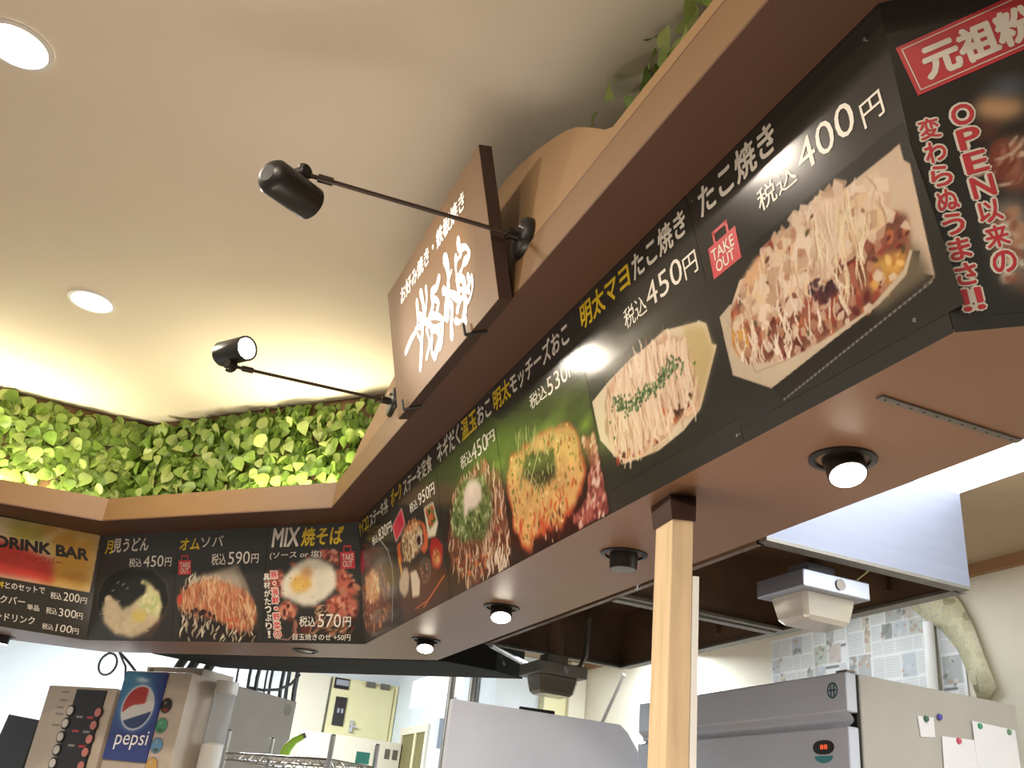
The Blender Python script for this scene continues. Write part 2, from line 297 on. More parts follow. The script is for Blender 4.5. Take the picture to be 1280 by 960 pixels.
POLY={
'tk_sil':[(2.797,0.251),(2.84,0.258),(2.877,0.29),(2.904,0.284),(2.944,0.304),(2.948,0.315),(2.988,0.317),(3.031,0.303),(3.059,0.311),(3.078,0.299),(3.103,0.328),(3.139,0.308),(3.145,0.313),(3.15,0.304),(3.288,0.305),(3.286,0.278),(3.294,0.266),(3.274,0.087),(2.889,0.068),(2.796,0.131)],
'tk_rim':[(2.797,0.251),(2.836,0.26),(2.808,0.173),(2.839,0.133),(2.942,0.098),(3.044,0.094),(3.145,0.099),(3.228,0.125),(3.248,0.147),(3.252,0.143),(3.229,0.115),(3.167,0.097),(3.061,0.087),(2.889,0.068),(2.796,0.131)],
'tk_under':[(2.889,0.068),(3.061,0.087),(3.167,0.097),(3.229,0.115),(3.25,0.144),(3.264,0.136),(3.248,0.11),(3.275,0.089),(2.908,0.038)],
'tk_food':[(2.829,0.241),(2.868,0.266),(2.903,0.282),(2.944,0.304),(2.956,0.314),(2.988,0.317),(3.031,0.303),(3.059,0.311),(3.078,0.299),(3.1,0.32),(3.138,0.306),(3.181,0.255),(3.26,0.197),(3.248,0.147),(3.228,0.125),(3.145,0.099),(3.044,0.094),(2.942,0.098),(2.839,0.133),(2.815,0.192)],
'tk_ball1':[(2.827,0.236),(2.844,0.234),(2.86,0.199),(2.863,0.165),(2.848,0.145),(2.824,0.16),(2.815,0.192)],
'tk_ball2':[(3.17,0.156),(3.187,0.165),(3.218,0.157),(3.244,0.147),(3.228,0.125),(3.196,0.114),(3.168,0.115),(3.158,0.134)],
'tk_nori':[(3.045,0.202),(3.096,0.18),(3.092,0.153),(3.053,0.153),(3.031,0.184)],
'tk_dash':[(2.912,0.037),(3.272,0.085)],
'tk_bigflake':[(3.08,0.295),(3.102,0.326),(3.132,0.307),(3.147,0.296),(3.133,0.244),(3.1,0.189),(3.069,0.195),(3.062,0.239)],
'mt_sil':[(2.27,0.275),(2.362,0.293),(2.484,0.305),(2.512,0.302),(2.613,0.308),(2.683,0.287),(2.727,0.274),(2.731,0.276),(2.754,0.258),(2.757,0.213),(2.77,0.204),(2.677,0.107),(2.608,0.086),(2.506,0.076),(2.424,0.084),(2.351,0.093),(2.276,0.176)],
'mt_food':[(2.324,0.247),(2.36,0.287),(2.483,0.302),(2.523,0.293),(2.612,0.305),(2.672,0.258),(2.678,0.208),(2.688,0.138),(2.672,0.109),(2.616,0.108),(2.564,0.105),(2.55,0.087),(2.474,0.083),(2.398,0.095),(2.329,0.138),(2.306,0.186)],
'mt_yel':[(2.682,0.284),(2.75,0.256),(2.756,0.212),(2.765,0.204),(2.678,0.111),(2.683,0.14),(2.678,0.208),(2.671,0.255)],
'mt_green':[(2.373,0.236),(2.398,0.219),(2.452,0.199),(2.493,0.211),(2.547,0.205),(2.596,0.227),(2.646,0.221)],
'oc_sil':[(1.712,0.246),(1.767,0.298),(1.85,0.295),(1.903,0.294),(1.969,0.299),(2.135,0.268),(2.175,0.228),(2.175,0.198),(2.183,0.122),(2.144,0.085),(2.077,0.049),(2.045,0.052),(2.009,0.016),(1.995,0.039),(1.968,0.031),(1.926,0.046),(1.887,0.04),(1.825,0.044),(1.812,0.007),(1.755,0.033),(1.745,0.062),(1.714,0.092),(1.722,0.134),(1.709,0.178)],
'oc_nori':[(1.867,0.267),(1.961,0.242),(2.031,0.235),(2.035,0.197),(2.018,0.166),(1.946,0.166),(1.889,0.183),(1.824,0.224)],
'oc_meat':[(2.184,0.21),(2.256,0.196),(2.254,0.007),(2.104,0.005),(2.082,0.033),(2.169,0.068),(2.21,0.138)],
'oc_green':[(1.814,0.37),(1.92,0.305),(2.038,0.254),(2.04,0.227),(1.927,0.253),(1.844,0.279),(1.709,0.299),(1.437,0.355),(1.395,0.391),(1.532,0.38),(1.703,0.409)],
'ng_sil':[(1.183,0.193),(1.24,0.271),(1.379,0.344),(1.517,0.337),(1.66,0.288),(1.692,0.211),(1.687,0.076),(1.651,0.017),(1.465,0.009),(1.397,0.004),(1.312,0.005),(1.29,0.043),(1.176,0.091)],
'ng_green':[(1.235,0.259),(1.313,0.317),(1.395,0.339),(1.54,0.309),(1.595,0.238),(1.57,0.168),(1.489,0.122),(1.312,0.157),(1.218,0.211)],
'ng_egg':[(1.372,0.3),(1.425,0.324),(1.484,0.316),(1.522,0.283),(1.516,0.242),(1.46,0.226),(1.395,0.237),(1.372,0.224),(1.347,0.231)],
'tz_label':[(0.563,0.386),(0.708,0.427),(0.734,0.354),(0.593,0.315)],
'tz_rim':[(0.879,0.331),(0.954,0.304),(0.983,0.25),(0.963,0.212),(0.916,0.197),(0.896,0.218),(0.599,0.228),(0.6,0.302)],
'tz_dish':[(0.685,0.338),(0.751,0.349),(0.879,0.331),(0.93,0.296),(0.933,0.244),(0.867,0.216),(0.746,0.202),(0.661,0.225),(0.639,0.275)],
'tz_cup':[(0.835,0.267),(0.863,0.284),(0.903,0.277),(0.907,0.25),(0.887,0.233),(0.847,0.24)],
'tz_box':[(0.966,0.357),(1.072,0.352),(1.1,0.267),(1.056,0.232),(0.98,0.242)],
'tz_boxin':[(0.985,0.345),(1.062,0.344),(1.082,0.28),(1.003,0.268)],
'tz_red':[(0.979,0.2),(1.011,0.235),(1.072,0.224),(1.121,0.184),(1.1,0.132),(1.047,0.115),(0.99,0.139)],
'tz_soup':[(1.004,0.178),(1.047,0.189),(1.093,0.158),(1.078,0.133),(1.039,0.129),(1.001,0.149)],
'tz_rice':[(0.584,0.163),(0.653,0.199),(0.704,0.191),(0.723,0.158),(0.69,0.107),(0.638,0.09),(0.579,0.123)],
'tz_nap':[(0.734,0.169),(0.806,0.164),(0.84,0.118),(0.815,0.068),(0.731,0.074)],
'tz_bowl':[(0.841,0.161),(0.901,0.191),(0.963,0.174),(0.973,0.126),(0.935,0.096),(0.869,0.1)],
'dn_bowl':[(0.081,0.402),(0.392,0.366),(0.49,0.3),(0.524,0.228),(0.499,0.101),(0.383,-0.013),(0.054,0.011),(-0.009,0.1)],
'dn_food':[(0.036,0.232),(0.12,0.275),(0.237,0.287),(0.321,0.281),(0.387,0.234),(0.448,0.179),(0.436,0.085),(0.278,0.034),(0.061,0.032),(-0.009,0.1)],
'dn_arc':[(0.392,0.366),(0.466,0.316),(0.509,0.242),(0.506,0.178),(0.472,0.105)],
'mx_egg':[(1.275,0.231),(1.289,0.292),(1.34,0.346),(1.417,0.378),(1.495,0.376),(1.572,0.347),(1.59,0.313),(1.588,0.247),(1.552,0.208),(1.486,0.169),(1.409,0.169),(1.338,0.19),(1.293,0.21)],
'mx_yolk':[(1.327,0.251),(1.338,0.292),(1.385,0.311),(1.438,0.296),(1.456,0.262),(1.432,0.236),(1.363,0.223)],
'mx_spot':[(1.385,0.318),(1.41,0.338),(1.445,0.333),(1.463,0.309),(1.438,0.29),(1.395,0.297)],
'mx_meat1':[(1.581,0.32),(1.631,0.326),(1.699,0.259),(1.713,0.206),(1.627,0.207),(1.584,0.247)],
'mx_meat2':[(1.528,0.168),(1.585,0.214),(1.66,0.213),(1.713,0.18),(1.711,0.115),(1.622,0.109),(1.555,0.129)],
'mx_meat3':[(1.252,0.157),(1.312,0.19),(1.375,0.156),(1.368,0.122),(1.298,0.109),(1.262,0.123)],
'mx_meat4':[(1.493,0.417),(1.595,0.407),(1.606,0.333),(1.572,0.354),(1.495,0.383)],
'mx_meat5':[(1.18,0.322),(1.269,0.334),(1.289,0.299),(1.276,0.211),(1.221,0.232),(1.183,0.274)],
'om_paper':[(0.676,0.297),(1.002,0.358),(1.064,0.269),(1.144,0.15),(1.152,0.021),(1.125,0.007),(0.656,0.002),(0.635,0.188)],
'om_egg':[(0.619,0.196),(0.652,0.232),(0.727,0.281),(0.834,0.294),(0.941,0.278),(1.037,0.241),(1.115,0.185),(1.137,0.116),(1.104,0.054),(1.031,0.054),(0.916,0.095),(0.769,0.131),(0.68,0.138),(0.637,0.167)],
'om_bot':[(0.641,0.116),(0.769,0.131),(0.916,0.095),(1.031,0.054),(1.146,0.048),(1.148,0.004),(0.662,-0.001)],
'ud_bowl':[(0.056,0.223),(0.08,0.3),(0.163,0.352),(0.292,0.372),(0.442,0.353),(0.541,0.292),(0.575,0.203),(0.547,0.117),(0.472,0.044),(0.351,0.01),(0.222,0.02),(0.116,0.087),(0.058,0.155)],
'ud_nood':[(0.096,0.162),(0.134,0.223),(0.202,0.199),(0.25,0.154),(0.311,0.184),(0.392,0.22),(0.429,0.279),(0.495,0.234),(0.521,0.175),(0.508,0.102),(0.431,0.044),(0.329,0.017),(0.209,0.035),(0.116,0.087)],
'ud_yolk':[(0.307,0.124),(0.336,0.15),(0.389,0.153),(0.428,0.124),(0.405,0.095),(0.342,0.091)],
'ud_tem':[(0.353,0.299),(0.407,0.29),(0.441,0.256),(0.484,0.248),(0.516,0.182),(0.506,0.117),(0.443,0.131),(0.398,0.161),(0.334,0.176),(0.392,0.22),(0.414,0.264)],
'dr_rect':[(-0.593,0.535),(-0.069,0.533),(-0.046,0.236),(-0.51,0.239)],
'dr_green':[(-0.513,0.528),(-0.272,0.526),(-0.294,0.443),(-0.486,0.432)],
'dr_red':[(-0.548,0.374),(-0.387,0.413),(-0.257,0.361),(-0.233,0.248),(-0.509,0.236)],
'dr_org':[(-0.271,0.523),(-0.069,0.533),(-0.046,0.236),(-0.21,0.245)],
'rt_a':[(0.06,0.344),(0.081,0.346),(0.121,0.331),(0.118,0.31),(0.087,0.304),(0.067,0.311),(0.056,0.326)],
'rt_b':[(0.067,0.252),(0.085,0.276),(0.115,0.274),(0.107,0.193),(0.089,0.22),(0.063,0.234)],
'rt_blue':[(0.069,0.352),(0.094,0.369),(0.124,0.365),(0.121,0.338),(0.091,0.341)],
'rt_c':[(0.069,0.224),(0.109,0.214),(0.107,0.196),(0.078,0.207)],
'rt_d':[(0.07,0.175),(0.088,0.184),(0.105,0.172),(0.092,0.051),(0.074,0.068),(0.069,0.112),(0.062,0.149)],
'rt_e':[(0.059,0.3),(0.078,0.309),(0.086,0.292),(0.07,0.279),(0.055,0.285)],
}
STROKES = [[(22.0,[(0.2907,0.2854),(0.287,0.2457),(0.2671,0.2037),(0.2006,0.1927),(0.1384,0.1757)]),(26.0,[(0.3323,0.2957),(0.3429,0.2544),(0.3378,0.2111),(0.3091,0.164),(0.2869,0.1136),(0.2633,0.0688)]),(20.0,[(0.3819,0.2858),(0.3779,0.2472),(0.3443,0.208),(0.2875,0.1942)]),(28.0,[(0.4975,0.2584),(0.469,0.2411),(0.4285,0.2469),(0.4269,0.2079),(0.3955,0.1835),(0.3689,0.1664)]),(20.0,[(0.4357,0.2233),(0.4743,0.1894),(0.456,0.174)]),(22.0,[(0.3892,0.1865),(0.4509,0.157),(0.4946,0.1218),(0.4409,0.123),(0.3903,0.1416)]),(26.0,[(0.2979,0.2302),(0.3586,0.1811),(0.4275,0.1244),(0.4573,0.0867),(0.3987,0.0506)]),(24.0,[(0.4875,0.1204),(0.4776,0.087),(0.4486,0.0574)]),(18.0,[(0.3522,0.1592),(0.3663,0.1083),(0.3279,0.0761)]),(16.0,[(0.2687,0.1824),(0.3013,0.1373)]),(16.0,[(0.252,0.2055),(0.3035,0.1969)]),(22.0,[(0.3903,0.1171),(0.3776,0.0741),(0.4042,0.0458)])],[(32.0,[(0.5586,0.2918),(0.5725,0.2502),(0.5669,0.2099),(0.5476,0.1673),(0.5293,0.1148)]),(26.0,[(0.5196,0.2055),(0.5737,0.1684),(0.6337,0.1197)]),(14.0,[(0.5978,0.2271),(0.56,0.2087)]),(26.0,[(0.5439,0.1549),(0.5737,0.1262),(0.5535,0.08),(0.5493,0.045)]),(16.0,[(0.5256,0.1592),(0.5074,0.1205)]),(24.0,[(0.6719,0.286),(0.675,0.2558),(0.7173,0.2367),(0.7374,0.207),(0.7177,0.1996),(0.695,0.2028)]),(18.0,[(0.6426,0.2503),(0.6327,0.2178),(0.6336,0.1799),(0.6357,0.1463)]),(14.0,[(0.6806,0.234),(0.643,0.2312),(0.6315,0.2138)]),(16.0,[(0.695,0.2028),(0.6672,0.19),(0.6283,0.1826)]),(28.0,[(0.6519,0.1796),(0.6794,0.1514),(0.671,0.1238),(0.6716,0.0872),(0.6506,0.057)]),(20.0,[(0.7095,0.1538),(0.7135,0.1291),(0.6812,0.1186),(0.6313,0.1117),(0.6081,0.0956)]),(14.0,[(0.7343,0.1407),(0.7328,0.1101),(0.7066,0.0878),(0.6716,0.0872)]),(18.0,[(0.5846,0.0792),(0.6156,0.06),(0.65,0.055),(0.6624,0.038)]),(16.0,[(0.6357,0.1463),(0.6836,0.1264),(0.7064,0.1058)])]]
ITEMS = [
('long', 'たこ焼き', 'w', 2.8124, 0.4598, 0.2412, 0.0615, -0.147, 0.1385) ,
('long', '税込', 'w', 2.9732, 0.3752, 0.106, 0.0417, 0.4829, 0.1581) ,
('long', '400', 'w', 3.0889, 0.3794, 0.1368, 0.0572, -0.1452, 0.1164) ,
('long', '円', 'w', 3.2388, 0.3665, 0.0445, 0.0427, -1.6314, 0.0171) ,
('long', 'BAG', 'r', 2.8073, 0.3272, 0.0901, 0.0651, 1.5718, 0.0639) ,
('long', '明太マヨ', 'y', 2.285, 0.4612, 0.243, 0.0614, -0.7497, 0.066) ,
('long', 'たこ焼き', 'w', 2.5432, 0.4601, 0.2183, 0.0589, -0.9707, 0.0461) ,
('long', '税込', 'w', 2.474, 0.3719, 0.0967, 0.0453, 0.894, 0.0578) ,
('long', '450', 'w', 2.5748, 0.3753, 0.1421, 0.0549, 0.7823, 0.0729) ,
('long', '円', 'w', 2.7227, 0.3687, 0.0472, 0.0467, 0.6718, 0.0633) ,
('long', '明太', 'y', 1.6981, 0.4647, 0.1307, 0.0611, -0.6149, 0.0273) ,
('long', 'モッチーズおこ', 'w', 1.8288, 0.4633, 0.3847, 0.0587, -0.0572, 0.0516) ,
('long', '税込', 'w', 1.94, 0.3755, 0.108, 0.039, -0.7124, 0.069) ,
('long', '530', 'w', 2.0546, 0.3727, 0.1219, 0.0482, 0.9979, 0.0662) ,
('long', '円', 'w', 2.1812, 0.3751, 0.0595, 0.0338, 1.5296, 0.1197) ,
('long', 'ネギだく', 'w', 1.166, 0.4528, 0.232, 0.0707, 1.2762, 0.1266) ,
('long', '温玉', 'y', 1.4135, 0.4584, 0.1402, 0.0663, 0.319, 0.2457) ,
('long', 'おこ', 'w', 1.5599, 0.4569, 0.1159, 0.0612, 0.2378, 0.2467) ,
('long', '税込', 'w', 1.376, 0.3746, 0.1053, 0.0413, 1.2976, 0.0038) ,
('long', '450', 'w', 1.4796, 0.3722, 0.1348, 0.0519, 2.686, -0.0187) ,
('long', '円', 'w', 1.6143, 0.3785, 0.0604, 0.0361, 2.686, 0.2233) ,
('long', 'ポーク', 'y', 0.578, 0.456, 0.1492, 0.0655, -1.61, 0.0295) ,
('long', 'ステーキ定食', 'w', 0.752, 0.4609, 0.3515, 0.0614, -1.5478, 0.1422) ,
('long', '税込', 'w', 0.8066, 0.3756, 0.0951, 0.0358, -1.0903, 0.3263) ,
('long', '950', 'w', 0.9171, 0.3758, 0.1264, 0.0453, -1.9281, -0.0096) ,
('long', '円', 'w', 1.0485, 0.373, 0.054, 0.043, -0.3778, 0.3435) ,
('long', 'サイコロ', 'y', 0.0611, 0.4483, 0.1642, 0.0675, 0.2519, -0.0914) ,
('long', 'ステーキ丼', 'w', 0.246, 0.4582, 0.2862, 0.0575, -2.684, 0.1722) ,
('long', '税込', 'w', 0.2578, 0.375, 0.0907, 0.0351, -0.0053, -0.0382) ,
('long', '830', 'w', 0.3602, 0.3723, 0.1235, 0.0485, 0.6378, 0.0911) ,
('long', '円', 'w', 0.4947, 0.3711, 0.0608, 0.0421, 4.9256, 0.1489) ,
('mid', '月', 'y', 0.0851, 0.4387, 0.0533, 0.0693, 9.449, 0.0499) ,
('mid', '見うどん', 'w', 0.1382, 0.4433, 0.2603, 0.0707, 0.0299, -0.1121) ,
('mid', '税込', 'w', 0.2693, 0.3661, 0.0914, 0.0426, 1.159, 0.0501) ,
('mid', '450', 'w', 0.3724, 0.3637, 0.1395, 0.056, 1.0803, 0.1209) ,
('mid', '円', 'w', 0.5232, 0.3641, 0.0438, 0.0438, 1.1968, -0.0709) ,
('mid', 'オム', 'y', 0.6151, 0.4367, 0.1336, 0.0633, 3.2393, 0.0559) ,
('mid', 'ソバ', 'w', 0.7588, 0.4478, 0.1461, 0.0549, -0.3628, -0.085) ,
('mid', '税込', 'w', 0.8335, 0.362, 0.0926, 0.0525, 0.9474, 0.0013) ,
('mid', '590', 'w', 0.9414, 0.3631, 0.1354, 0.0598, 1.1102, -0.0495) ,
('mid', '円', 'w', 1.0867, 0.3655, 0.0443, 0.0434, 3.3784, -0.0019) ,
('mid', 'BAG', 'r', 0.6197, 0.3206, 0.0854, 0.0697, 5.3569, -0.0706) ,
('mid', 'MIX', 'w', 1.2071, 0.4354, 0.1603, 0.0892, -0.0452, 0.0324) ,
('mid', '焼そば', 'y', 1.3814, 0.4348, 0.2375, 0.0823, 2.4144, 0.0832) ,
('mid', '(ソース or 塩)', 'w', 1.1986, 0.3775, 0.3053, 0.0372, -0.1989, 0.0723) ,
('mid', 'BAG', 'r', 1.6136, 0.3271, 0.0793, 0.0752, 1.2266, -0.0699) ,
('mid', 'V具材がたっぷり！', 'w', 1.1992, 0.0195, 0.038, 0.2977, 5.9024, -0.1161) ,
('mid', 'V豚・海鮮・野菜の', 'r', 1.2466, 0.0199, 0.0423, 0.3075, 5.3245, -0.1326) ,
('mid', '税込', 'w', 1.3884, 0.0727, 0.091, 0.044, 2.1854, -0.0069) ,
('mid', '570', 'w', 1.493, 0.0709, 0.1287, 0.058, 1.7491, -0.0086) ,
('mid', '円', 'w', 1.6326, 0.0735, 0.0431, 0.0429, 0.1982, -0.0279) ,
('mid', '目玉焼きのせ +50円', 'w', 1.3542, 0.0138, 0.3214, 0.0283, 0.9056, -0.0313) ,
('drink', 'DRINK BAR', 'k', -0.5448, 0.3827, 0.4497, 0.0593, -0.0254, -0.2173) ,
('drink', 'ドリンクバー', 'dr', -0.4326, 0.3345, 0.2214, 0.04, 2.8872, -0.1679) ,
('drink', '丼', 'y', -0.4821, 0.1863, 0.034, 0.0315, -0.4976, -0.1702) ,
('drink', 'とのセットで', 'w', -0.4428, 0.187, 0.1881, 0.0338, 1.1706, -0.2019) ,
('drink', '税込', 'w', -0.2235, 0.1759, 0.0536, 0.0318, 3.6217, -0.207) ,
('drink', '200', 'w', -0.1614, 0.1763, 0.0778, 0.0426, 1.6698, -0.1502) ,
('drink', '円', 'w', -0.0792, 0.1768, 0.0312, 0.0305, 2.541, -0.0951) ,
('drink', 'ドリンクバー', 'w', -0.5654, 0.1107, 0.2344, 0.0391, 2.2642, -0.1471) ,
('drink', '単品', 'w', -0.3148, 0.1025, 0.057, 0.0274, 1.8252, -0.2428) ,
('drink', '税込', 'w', -0.2257, 0.0993, 0.0538, 0.0304, 1.6646, -0.1175) ,
('drink', '300', 'w', -0.163, 0.0963, 0.0853, 0.04, 1.61, -0.1463) ,
('drink', '円', 'w', -0.075, 0.0971, 0.0289, 0.0315, 1.6759, -0.19) ,
('drink', 'アンドリンク', 'w', -0.4899, 0.0278, 0.2289, 0.039, 1.1285, -0.1656) ,
('drink', '税込', 'w', -0.2216, 0.0211, 0.0539, 0.0276, 1.8685, -0.1712) ,
('drink', '100', 'w', -0.1576, 0.0197, 0.0771, 0.0375, 2.0124, -0.0313) ,
('drink', '円', 'w', -0.0763, 0.0211, 0.031, 0.0279, 2.0073, -0.1507) ,
('right', '元祖粉', 'w', -0.0027, 0.3855, 0.1584, 0.0584, 14.7467, 0.0953) ,
('right', 'REDBOX', 'r', -0.0157, 0.3674, 0.15, 0.0885, 16.0287, 0.0086) ,
('right', 'VOPEN以来の', 'r', 0.0599, 0.073, 0.0304, 0.2717, 7.9698, 0.0021) ,
('right', 'V変わらぬうまさ‼', 'r', 0.0161, 0.0246, 0.0285, 0.3071, 5.1614, -0.033) ,
]

# ------------------------------------------------------------------ printed pictures (painted as vertex colours on flat grids)
class Pic:
    def __init__(s, u0, v0, w, h, res, bg):
        s.u0, s.v0, s.res = u0, v0, res; s.nx = int(w/res)+1; s.ny = int(h/res)+1
        s.w, s.h = w, h; s.ax = u0+np.linspace(0, w, s.nx); s.ay = v0+np.linspace(0, h, s.ny)
        s.a = np.empty((s.ny, s.nx, 3)); s.a[:] = np.array(bg)/255; s.X, s.Y = np.meshgrid(s.ax, s.ay)
    def win(s, x0, x1, y0, y1):
        i0 = max(0, int((x0-s.u0)/s.w*(s.nx-1))-1); i1 = min(s.nx, int((x1-s.u0)/s.w*(s.nx-1))+3)
        j0 = max(0, int((y0-s.v0)/s.h*(s.ny-1))-1); j1 = min(s.ny, int((y1-s.v0)/s.h*(s.ny-1))+3)
        return slice(j0, max(j0, j1)), slice(i0, max(i0, i1))
    def mix(s, sl, m, col):
        if m.size == 0: return
        c = np.array(col, float)/255
        s.a[sl] = s.a[sl]*(1-m[..., None])+c*m[..., None]
    def mask(s, poly, soft=0.0, sub=3, jit=0.0, jf=30):
        P = np.array(poly); pad = soft*2+s.res+jit; sl = s.win(P[:, 0].min()-pad, P[:, 0].max()+pad, P[:, 1].min()-pad, P[:, 1].max()+pad)
        X, Y = s.X[sl], s.Y[sl]; acc = np.zeros(X.shape)
        if X.size == 0: return sl, acc
        if jit:
            X = X+jit*(vnoise(X*jf, Y*jf, 3)-0.5)*2; Y = Y+jit*(vnoise(X*jf+9, Y*jf+5, 4)-0.5)*2
        for a in range(sub):
            for b in range(sub):
                x = X+s.res*((a+.5)/sub-.5); y = Y+s.res*((b+.5)/sub-.5); ins = np.zeros(X.shape, bool); j = len(P)-1
                for i in range(len(P)):
                    if P[i, 1] != P[j, 1]:
                        c = ((P[i, 1] > y) != (P[j, 1] > y)) & (x < (P[j, 0]-P[i, 0])*(y-P[i, 1])/(P[j, 1]-P[i, 1])+P[i, 0]); ins ^= c
                    j = i
                acc += ins
        acc /= sub*sub
        if soft: acc = blur(acc, int(soft/s.res)+1)
        return sl, acc
    def poly(s, p, col, soft=0.0, al=1.0, jit=0.0, jf=30):
        if isinstance(p, str): p = POLY[p]
        sl, mk = s.mask(p, soft, jit=jit, jf=jf); s.mix(sl, mk*al, col)
    def ell(s, cx, cy, rx, ry, col, rot=0, soft=0.25, al=1.0):
        R = max(rx, ry)*1.3; sl = s.win(cx-R, cx+R, cy-R, cy+R); X, Y = s.X[sl]-cx, s.Y[sl]-cy; c, q = math.cos(rot), math.sin(rot)
        d = np.sqrt(((X*c+Y*q)/rx)**2+((-X*q+Y*c)/ry)**2); s.mix(sl, np.clip((1-d)/soft, 0, 1)*al, col)
    def line(s, pts, wd, col, al=1.0):
        for (x0, y0), (x1, y1) in zip(pts, pts[1:]):
            sl = s.win(min(x0, x1)-wd*2, max(x0, x1)+wd*2, min(y0, y1)-wd*2, max(y0, y1)+wd*2); X, Y = s.X[sl], s.Y[sl]
            L2 = (x1-x0)**2+(y1-y0)**2+1e-12; t = np.clip(((X-x0)*(x1-x0)+(Y-y0)*(y1-y0))/L2, 0, 1)
            d = np.hypot(X-x0-t*(x1-x0), Y-y0-t*(y1-y0)); s.mix(sl, np.clip((wd/2-d)/s.res+0.5, 0, 1)*al, col)
    def inside(s, p, n):      # n random points inside polygon
        P = np.array(POLY[p] if isinstance(p, str) else p); lo, hi = P.min(0), P.max(0); out = []
        while len(out) < n:
            q = lo+rng.random(2)*(hi-lo); ins = False; j = len(P)-1
            for i in range(len(P)):
                if ((P[i, 1] > q[1]) != (P[j, 1] > q[1])) and q[0] < (P[j, 0]-P[i, 0])*(q[1]-P[i, 1])/(P[j, 1]-P[i, 1])+P[i, 0]: ins = not ins
                j = i
            if ins: out.append(q)
        return out
    def speck(s, p, n, r, cols, asp=1.5, rot=None, al=0.9):
        for q in s.inside(p, n):
            rr = r*(0.5+rng.random()); s.ell(q[0], q[1], rr*asp, rr, cols[rng.integers(len(cols))], (rng.random()*3.14 if rot is None else rot+rng.normal()*0.25), 0.5, al)
    def flakes(s, p, n, r, cols):
        for q in s.inside(p, n):
            k = 5; a0 = rng.random()*6.28; pts = [(q[0]+r*(0.4+rng.random())*math.cos(a0+6.28*i/k), q[1]+r*(0.5+rng.random())*math.sin(a0+6.28*i/k)) for i in range(k)]
            s.poly(pts, cols[rng.integers(len(cols))], al=0.85)
    def grain(s, p, amt, f=60, seed=1):
        sl, mk = s.mask(POLY[p] if isinstance(p, str) else p, 0); N_ = vnoise(s.X[sl]*f, s.Y[sl]*f, seed)
        s.a[sl] *= 1+((N_-0.5)*2*amt*mk)[..., None]
    def drizzle(s, p, n, wd, cols, ln, ang=1.5, al=0.9):
        for q in s.inside(p, n):
            l = ln*(0.5+rng.random()); a = ang+rng.normal()*0.14; dx, dy = math.cos(a), math.sin(a); ph = rng.random()*6.28; am = wd*(0.5+rng.random())
            pts = [(q[0]+dx*l*(t-.5)-dy*am*math.sin(ph+t*4), q[1]+dy*l*(t-.5)+dx*am*math.sin(ph+t*4)) for t in (0, .2, .4, .6, .8, 1)]
            w0 = wd*(0.6+0.8*rng.random()); c = cols[rng.integers(len(cols))]
            for k in range(5): s.line(pts[k:k+2], w0*(0.6+0.5*math.sin(3.14*(k+.5)/5)), c, al)
    def build(s, parent, shift, z=0.0006, name='food_photo', mt='print', label=None):
        A = np.clip(s.a, 0, 1); lum = A.mean(-1, keepdims=True); A = (A*0.84+lum*0.16)*(0.97 if mt == 'print' else 1); A = np.where(A <= 0.04045, A/12.92, ((A+0.055)/1.055)**2.4)
        me = bpy.data.meshes.new(name); nv = s.nx*s.ny
        co = np.stack([s.X-shift, s.Y, np.full(s.X.shape, z)], -1).reshape(-1, 3)
        idx = (np.arange(s.ny-1)[:, None]*s.nx+np.arange(s.nx-1)[None]).ravel()
        fc = np.stack([idx, idx+1, idx+1+s.nx, idx+s.nx], -1)
        me.vertices.add(nv); me.vertices.foreach_set('co', co.ravel())
        me.loops.add(fc.size); me.loops.foreach_set('vertex_index', fc.ravel().astype(np.int32))
        me.polygons.add(len(fc)); me.polygons.foreach_set('loop_start', np.arange(0, fc.size, 4, dtype=np.int32))
        at = me.color_attributes.new('Col', 'FLOAT_COLOR', 'POINT')
        at.data.foreach_set('color', np.concatenate([A.reshape(-1, 3), np.ones((nv, 1))], 1).ravel().astype(np.float32))
        me.update(); me.validate(); me.materials.append(MT[mt])
        o = bpy.data.objects.new(name, me); COL.objects.link(o); o.parent = parent
        if label: o['label'] = label
        return o
def blur(a, k):
    if k < 1: return a
    for _ in range(2):
        for ax in (0, 1):
            p = np.pad(a, [(k+1, k) if i == ax else (0, 0) for i in range(a.ndim)], mode='edge'); c = np.cumsum(p, ax)
            n_ = a.shape[ax]
            a = (np.take(c, range(2*k+1, 2*k+1+n_), ax)-np.take(c, range(0, n_), ax))/(2*k+1)
    return a
_T = np.random.default_rng(3).random((16, 64, 64))
def vnoise(x, y, seed=0):
    o = 0; amp = 0.5; x = x+100; y = y+100
    for k in range(3):
        t = _T[(seed+k) % 16]; xi = np.floor(x).astype(int); yi = np.floor(y).astype(int); fx = x-xi; fy = y-yi; fx = fx*fx*(3-2*fx); fy = fy*fy*(3-2*fy)
        g = lambda a, b: t[a % 64, b % 64]
        o = o+amp*((g(xi, yi)*(1-fx)+g(xi+1, yi)*fx)*(1-fy)+(g(xi, yi+1)*(1-fx)+g(xi+1, yi+1)*fx)*fy); amp /= 2; x = x*2.1; y = y*2.1
    return o/0.875
BG = (46, 45, 41)

